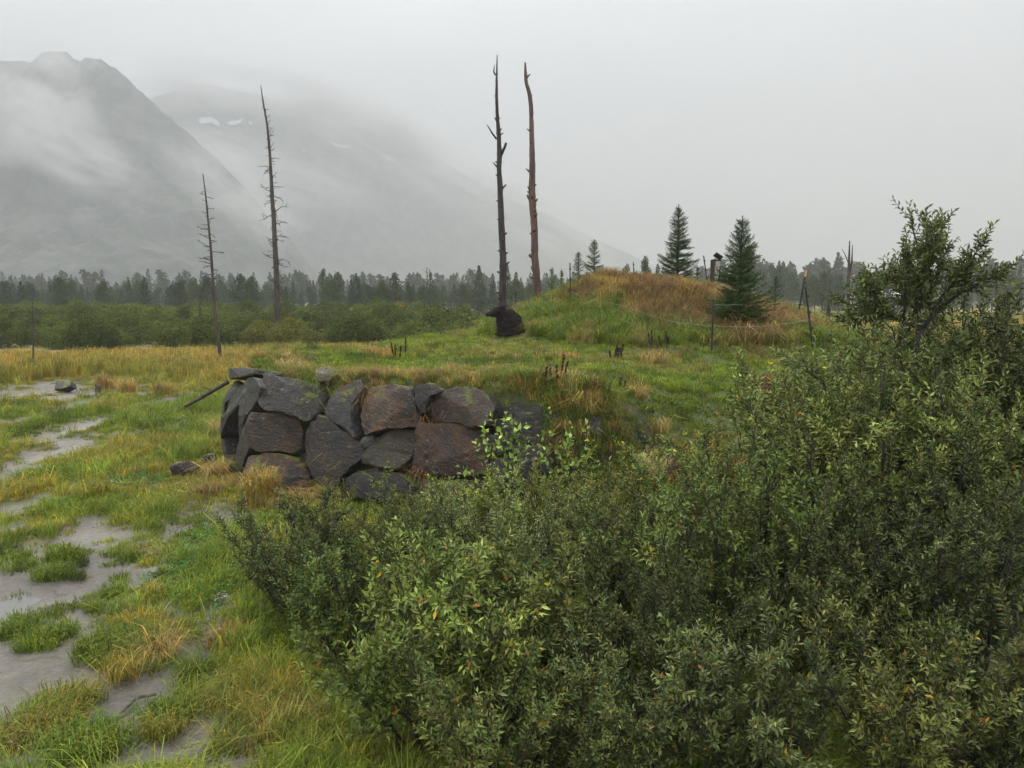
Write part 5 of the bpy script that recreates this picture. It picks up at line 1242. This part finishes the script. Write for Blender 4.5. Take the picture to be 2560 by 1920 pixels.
short = (m0[keep] < -0.5) & (nA < 0.04) & (r < 26); nearmud = m0[keep] > -0.35; fam = np.where(nearmud & (u < 0.8), 0, fam); fam = np.where(short & (u < 0.7), 0, fam); fam = np.where((wd0[keep] < 1.6) & (r < 24), 0, fam)
F5 = [TURF, SEDGE, TALL, CLOV, FLOP]
idx = pick(rgz.randint(0, 6, n), [F5[f] for f in fam]); size = (0.7 + 0.02 * r) * np.where(fam == 2, 0.85, 1.0) * np.where(nearmud, 0.75, 1.0)
emit('marsh_grass', 'green and yellow wet grass growing across the marsh', x, y, idx, tint, size)

# plateau turf
x, y = sample(36000, 13.5, 48, math.radians(-24), math.radians(34), lambda r: (15.0 / r) ** 1.1)
sd0, wd0, rz0 = zone(x, y); hp = hump(x, y); nb_ = np.hypot(x - BEAR[0], y - BEAR[1]); keep = ((rz0 > 0.72) | ((rz0 > 0.08) & ((x > 1.6) | (wd0 > 3)))) & ((hp < 0.75) | (nb_ < 1.6)); x, y, sd0, hp, wd0 = x[keep], y[keep], sd0[keep], hp[keep], wd0[keep]; n = len(x); r = np.hypot(x, y)
nA = fbm(x, y, 2.0, 4, 71); nB = fbm(x, y, 6.0, 3, 72); nC = fbm(x, y, 0.7, 3, 73)
tan = sstep(0.06, 0.22, nA + 0.35 * nB + 0.12 * sstep(0.2, 0.6, hp) + 0.10 * sstep(2.2, 0.9, wd0)) 
back = sstep(3.5, 1.0, sd0) * (y > 24)
tan = np.maximum(tan * 0.42, back * np.clip(0.35 + nA * 2, 0, 1))
tint = blend(blend(np.tile(gM, (n, 1)), gB, 0.65 + 2.0 * nC), cT, tan * 0.8); nD = fbm(x, y, 0.9, 3, 74); tint = blend(tint, gD, np.maximum(sstep(0.08, 0.2, -nA) * 0.6, sstep(0.08, 0.18, nD) * 0.75)); tint = blend(tint, cB, sstep(0.10, 0.2, -nD) * 0.45); tint = blend(tint, cB, back * 0.35 * (nC > 0.02))
u = rgz.uniform(0, 1, n); fam = np.where(u < 0.5, 0, np.where(u < 0.86, 3, 1)); fam = np.where((tan > 0.45) & (u > 0.35), np.where(u > 0.7, 4, 1), fam); fam = np.where((back > 0.5) & (u > 0.8), 2, fam)
idx = pick(rgz.randint(0, 6, n), [F5[f] for f in fam]); fam = np.where((np.hypot(x - BEAR[0], y - BEAR[1]) < 2.2) & (fam != 3), 0, fam); idx = pick(rgz.randint(0, 6, n), [F5[f] for f in fam]); size = (0.62 + 0.014 * r) * np.where(fam == 2, 0.5, np.where(fam == 4, 0.55, 1.0)) * np.where((np.hypot(x - BEAR[0], y - BEAR[1]) < 2.0), 0.85, 1.0)
emit('mound_turf', 'short green turf with tan tufts covering the top of the mound', x, y, idx, tint, size)

# overhanging grass along the wall top
t = rgz.uniform(0, 1, 800); seg = rgz.choice([20, 20, 20, 70, 95], 800); P0 = np.where((seg < 55)[:, None], A + (B - A) * t[:, None], np.where((seg < 85)[:, None], B + (np.array([4.6, 13.6]) - B) * t[:, None], A + (np.array([-8.8, 25]) - A) * t[:, None]))
nrm_ = np.where((seg < 55)[:, None], np.array([0.50, 0.866]), np.where((seg < 85)[:, None], np.array([0.45, 0.89]), np.array([0.92, 0.4])))
P0 = P0 + nrm_ * rgz.uniform(1.05, 1.9, 800)[:, None]
x, y = P0[:, 0], P0[:, 1]; k = terrain(x, y) > 1.8; x, y = x[k], y[k]; n = len(x); u = rgz.uniform(0, 1, n); tint = np.where((u < 0.45)[:, None], cT, np.where((u < 0.7)[:, None], cB * 1.2, gM))
fam = np.where(rgz.uniform(0, 1, n) < 0.5, 4, 1); emit('edge_grass', 'dry tan grass hanging over the top stones of the wall', x, y, pick(rgz.randint(0, 6, n), [F5[f] for f in fam]), tint, np.full(n, 0.6))

# grass on the bank where the wall runs out
t = rgz.uniform(0, 1, 900)[:, None]; P0 = B + (np.array([4.4, 13.6]) - B) * t + np.array([0.45, 0.89]) * rgz.uniform(0.35, 1.5, 900)[:, None]
P0 = P0[(P0[:, 0] > 0.6) | (terrain(P0[:, 0], P0[:, 1]) > 2.3)]; n = len(P0); u = rgz.uniform(0, 1, n); tint = np.where((u < 0.8)[:, None], gM, np.where((u < 0.93)[:, None], cT * 0.8, cB))
emit('bank_grass', 'mixed green and tan grass on the bank right of the rock wall', P0[:, 0], P0[:, 1], pick(rgz.randint(0, 6, n), [SEDGE] * n), tint, np.full(n, 1.1))

# hump
x, y = sample(20000, 22, 46, math.radians(-4), math.radians(32), lambda r: r * 0 + 1)
sd0, wd0, rz0 = zone(x, y); hp = hump(x, y); keep = (rz0 > 0.55) & (hp >= 0.35) & (y < 40) & (np.hypot(x - BEAR[0], y - BEAR[1]) > 0.9); x, y, hp = x[keep], y[keep], hp[keep]; n = len(x)
nA = fbm(x * 0.7, y, 2.2, 4, 81); nB = fbm(x, y, 5.0, 3, 82); nC = fbm(x, y, 0.8, 3, 83)
brown = sstep(-0.04, 0.16, nA + 0.35 * nB + 0.16 * (hp - 1.55) + 0.012 * (x - 4)); 
tint = blend(np.tile(gM, (n, 1)), cB * 1.15, brown * 0.9); tint = blend(tint, cT, sstep(0.04, 0.16, nC) * 0.6); tint = blend(tint, cR, sstep(0.10, 0.2, nA) * 0.35 * (x > 4)); tint = blend(tint, cY, sstep(1.5, 2.0, hp) * sstep(0.0, 0.12, nC) * 0.6)
u = rgz.uniform(0, 1, n); fam = np.where(u < 0.5, 2, np.where(u < 0.8, 4, 1)); idx = pick(rgz.randint(0, 6, n), [F5[f] for f in fam]); emit('hump_grass', 'long brown and green grass swept over the hump behind the wire', x, y, idx, tint, np.where(fam == 2, 0.66, 1.1) * np.ones(n))

# tufts: (px, py, radius m, number, family, colour, size)
TU = [(300, 1630, 0.42, 60, 1, gM, 1.15), (350, 1560, 0.3, 30, 1, cY * 0.6 + gM * 0.4, 1.0), (400, 1640, 0.18, 16, 4, cT * 0.8, 0.8), (140, 1440, 0.25, 26, 1, gM, 1.0), (165, 1400, 0.2, 18, 1, gB * 0.7, 1.2), (40, 1580, 0.25, 26, 1, gM, 1.0), (100, 1615, 0.22, 22, 1, gM * 0.8 + gB * 0.2, 1.0), (165, 1590, 0.12, 10, 1, gM, 0.9),
      (185, 1760, 0.25, 22, 1, cY * 0.3 + gM * 0.55, 1.0), (120, 1830, 0.28, 24, 1, cY * 0.3 + gM * 0.5, 1.05), (60, 1860, 0.25, 14, 1, cB + gD, 0.9), (230, 1880, 0.3, 34, 1, gM, 1.2), (430, 1790, 0.22, 22, 1, gM, 0.95), (410, 1840, 0.15, 12, 1, cY * 0.4 + gM * 0.6, 0.9), (300, 1700, 0.15, 10, 4, cY * 0.6 + gM * 0.3, 0.7), (480, 1700, 0.15, 12, 4, gM, 0.8),
      (235, 1530, 0.12, 9, 1, gM, 0.8), (275, 1490, 0.1, 7, 1, gM, 0.8), (295, 1450, 0.08, 6, 1, gD, 0.7), (325, 1400, 0.12, 9, 0, gM, 1.0), (200, 1415, 0.07, 5, 1, gD, 0.8), (195, 1445, 0.08, 5, 1, gD, 0.8), (60, 1420, 0.14, 10, 0, gM, 1.1), (430, 1430, 0.16, 14, 0, gM, 1.0), (375, 1500, 0.12, 10, 1, cY * 0.5 + gM * 0.4, 0.9),
      (650, 1262, 0.16, 34, 2, cY * 0.7 + cT * 0.3, 1.15), (545, 1190, 0.25, 14, 4, cT, 1.1), (520, 1235, 0.25, 12, 4, cT * 0.8, 0.9), (600, 1220, 0.2, 12, 4, cT * 0.7, 0.9), (570, 1085, 0.3, 24, 4, cT * 0.7 + gM * 0.3, 1.3), (730, 1262, 0.35, 16, 4, cT * 0.8, 0.9), (840, 1225, 0.3, 20, 4, cT * 0.6 + gM * 0.4, 1.0), (1085, 1210, 0.4, 30, 4, cB * 1.3, 1.1),
      (690, 1760, 0.35, 20, 4, cY * 0.6, 0.6), (640, 1700, 0.3, 16, 4, cY * 0.5 + gM * 0.3, 0.6), (720, 1800, 0.35, 14, 4, cT * 0.6, 0.6), (570, 1610, 0.22, 20, 1, cY * 0.5 + cB * 0.4, 1.0), (610, 1850, 0.35, 16, 4, cY * 0.4 + gM * 0.5, 0.6), (560, 1760, 0.25, 12, 4, cY * 0.4 + gM * 0.5, 0.6),
      (1965, 1045, 0.45, 60, 2, cB, 0.95), (1920, 1010, 0.3, 28, 2, cB * 1.1, 0.9), (2010, 1090, 0.4, 34, 2, cB, 0.9), (1890, 815, 0.9, 50, 4, cR * 1.4, 1.5), (1860, 850, 0.8, 36, 4, cB * 1.4, 1.4),
      (262, 975, 0.4, 22, 2, cT * 1.1, 1.1), (318, 985, 0.4, 22, 2, cT * 1.15, 1.1), (410, 985, 0.35, 16, 2, cT, 0.9), (1420, 1000, 0.3, 10, 4, cT, 0.8), (1500, 1015, 0.4, 8, 4, cT, 0.8), (1420, 1045, 0.25, 14, 4, cT * 0.6 + gM * 0.5, 0.9), (1620, 1035, 0.4, 8, 4, cT * 0.9, 0.7), (670, 850, 1.2, 40, 2, cB * 1.3, 0.8), (640, 868, 0.8, 30, 2, cR * 1.1, 0.7),
      (955, 890, 0.5, 14, 1, cT, 1.3), (1400, 900, 0.5, 12, 1, cT * 0.9, 1.3), (1650, 905, 0.5, 14, 1, cT, 1.3), (1250, 900, 0.5, 8, 1, cT * 0.9, 1.2), (1120, 940, 0.5, 8, 1, cT * 0.8, 1.2), (790, 1010, 0.15, 12, 4, gM, 1.3), (897, 1020, 0.12, 12, 4, cB * 1.3, 1.1)]
X, Y, F, Ct, Sz = [], [], [], [], []
for px, py, rad, nn, fam, c, s in TU:
    g = ground_at(px, py)
    for k in range(nn):
        a = rgz.uniform(0, 6.283); q = rad * math.sqrt(rgz.uniform(0, 1)); X.append(g[0] + math.cos(a) * q); Y.append(g[1] + math.sin(a) * q); F.append(F5[fam][rgz.randint(0, len(F5[fam]))]); Ct.append(c * rgz.uniform(0.75, 1.25)); Sz.append(s)
emit('grass_tufts', 'separate tufts of green, yellow and reddish grass on mud and beside stones', np.array(X), np.array(Y), np.array(F), np.array(Ct), np.array(Sz))
# clover patch below the wall, bright leaves
X, Y, Ct = [], [], []
for px, py, rad, nn in [(590, 1355, 0.9, 420), (560, 1400, 0.7, 240), (660, 1340, 0.7, 220), (540, 1460, 0.7, 120), (330, 1200, 0.8, 150)]:
    g = ground_at(px, py)
    for k in range(nn): X.append(g[0] + rgz.normal(0, rad * 0.6)); Y.append(g[1] + rgz.normal(0, rad * 0.6)); Ct.append(np.array([0.10, 0.19, 0.045]) * rgz.uniform(0.7, 1.4) if rgz.uniform() > 0.03 else np.array([0.6, 0.62, 0.45]))
emit('clover_patch', 'bright green clover patch in the grass below the wall', np.array(X), np.array(Y), pick(rgz.randint(0, 6, len(X)), [CLOV] * len(X)), np.array(Ct), np.full(len(X), 0.95))

# dead dock stalks with dark seed heads
def dock(px, py, h, ns, seed, label):
    rng = np.random.RandomState(seed); g = ground_at(px, py); root = empty('dock_stalk', g)
    for s_ in range(ns):
        mb = MB(); a = rng.uniform(0, 6.28); b0 = np.array([rng.normal(0, 0.13), rng.normal(0, 0.1), -0.05]); d = np.array([math.cos(a) * 0.18, math.sin(a) * 0.18, 1.0]); hh = h * rng.uniform(0.6, 1.0)
        P = np.array([b0 + d * hh * t + np.array([rng.normal(0, 0.01), 0, 0]) for t in np.linspace(0, 1, 6)]); mb.tube(P, np.linspace(0.008, 0.004, 6), 5)
        nn = 110; t = rng.uniform(0.42, 1.0, nn); pp = b0 + d * (hh * t)[:, None]; Dr = rng.normal(0, 1, (nn, 3)) + np.array([0, 0, 0.8]); V, T, C = leaf_mesh_data(pp, Dr, np.full(nn, 0.042), np.full(nn, 0.028), np.tile([[0.05, 0.02, 0.012]], (nn, 1)), rng); mb.add(V, T)
        obj('stalk', mb.mesh('stalk'), M_STALK, root)
    tag(root, label, 'dock plant', 'dead dock plants on the mound')
for a in [(1398, 985, 0.85, 3, 1, 'tall dead dock above the grey stones at the right of the wall'), (1370, 972, 0.5, 3, 2, 'short dead dock just left of the tallest one'), (998, 905, 0.75, 4, 3, 'dead dock with forked stems above the middle of the wall'), (1543, 905, 0.6, 6, 4, 'clustered dead dock in the centre of the green turf'),
          (1632, 872, 0.6, 4, 5, 'dead dock at the foot of the hump, below the wire'), (1655, 868, 0.55, 2, 6, 'thin dead dock right of the one at the hump foot'), (1555, 975, 0.32, 2, 7, 'leaning low dead dock between centre and wall'), (1652, 1050, 0.42, 1, 8, 'single dead dock near the orange bush'), (1684, 1045, 0.40, 1, 9, 'single dead dock nearest the orange bush')]: dock(*a)

# rough grass in the field beyond the mound at right
x, y = sample(9000, 58, 230, math.radians(4), math.radians(40), lambda r: (60.0 / r) ** 1.2)
fn = fbm(x, y, 26, 4, 33); gr = np.clip(0.5 + fn * 5 + 0.5 * sstep(135, 95, y), 0, 1); n = len(x)
tint = blend(np.tile(cY * 0.9, (n, 1)), gM * 1.15, gr * 0.9)
emit('field_grass', 'rough yellow and green grass of the flat field beyond the mound', x, y, pick(rgz.randint(0, 6, n), [TALL] * n), tint, 0.9 + 0.012 * np.hypot(x, y), np.full(n, 0.45))

# low cloud clinging to the mountain
def mist_mat(dens, seed):
    m = bpy.data.materials.new('mist'); m.use_nodes = True; n = m.node_tree; n.nodes.clear(); o = n.nodes.new('ShaderNodeOutputMaterial'); v = n.nodes.new('ShaderNodeVolumePrincipled')
    v.inputs['Color'].default_value = (0.99, 0.99, 0.99, 1); tcn = n.nodes.new('ShaderNodeTexCoord')
    ln = n.nodes.new('ShaderNodeVectorMath'); ln.operation = 'LENGTH'; n.links.new(tcn.outputs['Object'], ln.inputs[0])
    fo = n.nodes.new('ShaderNodeMapRange'); fo.interpolation_type = 'SMOOTHSTEP'; fo.inputs['From Min'].default_value = 1.0; fo.inputs['From Max'].default_value = 0.15; n.links.new(ln.outputs['Value'], fo.inputs[0])
    mp = n.nodes.new('ShaderNodeMapping'); mp.inputs['Location'].default_value = (seed * 3.1, seed, 0); mp.inputs['Scale'].default_value = (1, 0.6, 1); n.links.new(tcn.outputs['Object'], mp.inputs[0])
    f = ramp(n, nz(n, mp.outputs[0], 1.7, 5, 0.62), 0.40, 0.68)
    a = n.nodes.new('ShaderNodeMath'); a.operation = 'MULTIPLY'; n.links.new(fo.outputs[0], a.inputs[0]); n.links.new(f, a.inputs[1])
    b = n.nodes.new('ShaderNodeMath'); b.operation = 'MULTIPLY'; b.inputs[1].default_value = dens; n.links.new(a.outputs[0], b.inputs[0]); n.links.new(b.outputs[0], v.inputs['Density'])
    n.links.new(v.outputs[0], o.inputs['Volume']); return m
def mist(px, py, d, rx, ry, rot, dens, seed, label):
    c = atd(px, py, d); s = d / FPX; bm = bmesh.new(); bmesh.ops.create_icosphere(bm, subdivisions=3, radius=1.0); me = bpy.data.meshes.new('mist_bank'); bm.to_mesh(me); bm.free()
    o = obj('mist_bank', me, mist_mat(dens, seed), None, c); o.scale = (rx * s, 150, ry * s); o.rotation_euler = (0, math.radians(rot), 0)
    return tag(o, label, 'mist', kind='stuff')
mist(110, 240, 1500, 200, 120, 50, 0.016, 1, 'white cloud wisp hanging below the left summit')
mist(190, 390, 1250, 230, 100, 28, 0.012, 4, 'pale mist bank drifting across the middle of the left mountain')
mist(30, 320, 1380, 200, 150, 10, 0.010, 7, 'soft mist at the left edge of the mountain')
mist(140, 130, 1640, 150, 70, -10, 0.016, 9, 'thin cloud veiling the left summit')
mist(600, 480, 1300, 260, 110, 38, 0.013, 28, 'soft mist along the right flank of the nearer mountain')
mist(640, 420, 2000, 380, 100, 15, 0.016, 12, 'faint mist band across the farther ridge below its snow')
mist(640, 215, 2150, 420, 95, 12, 0.030, 15, 'ragged cloud hiding part of the farther ridge crest')
mist(430, 215, 1980, 230, 80, 5, 0.020, 25, 'cloud spilling through the gap between the two summits')
mist(1000, 350, 2400, 420, 120, 28, 0.026, 18, 'cloud where the farther ridge dissolves towards the middle')
mist(1330, 540, 2600, 420, 100, 26, 0.022, 21, 'mist over the low end of the farther ridge')
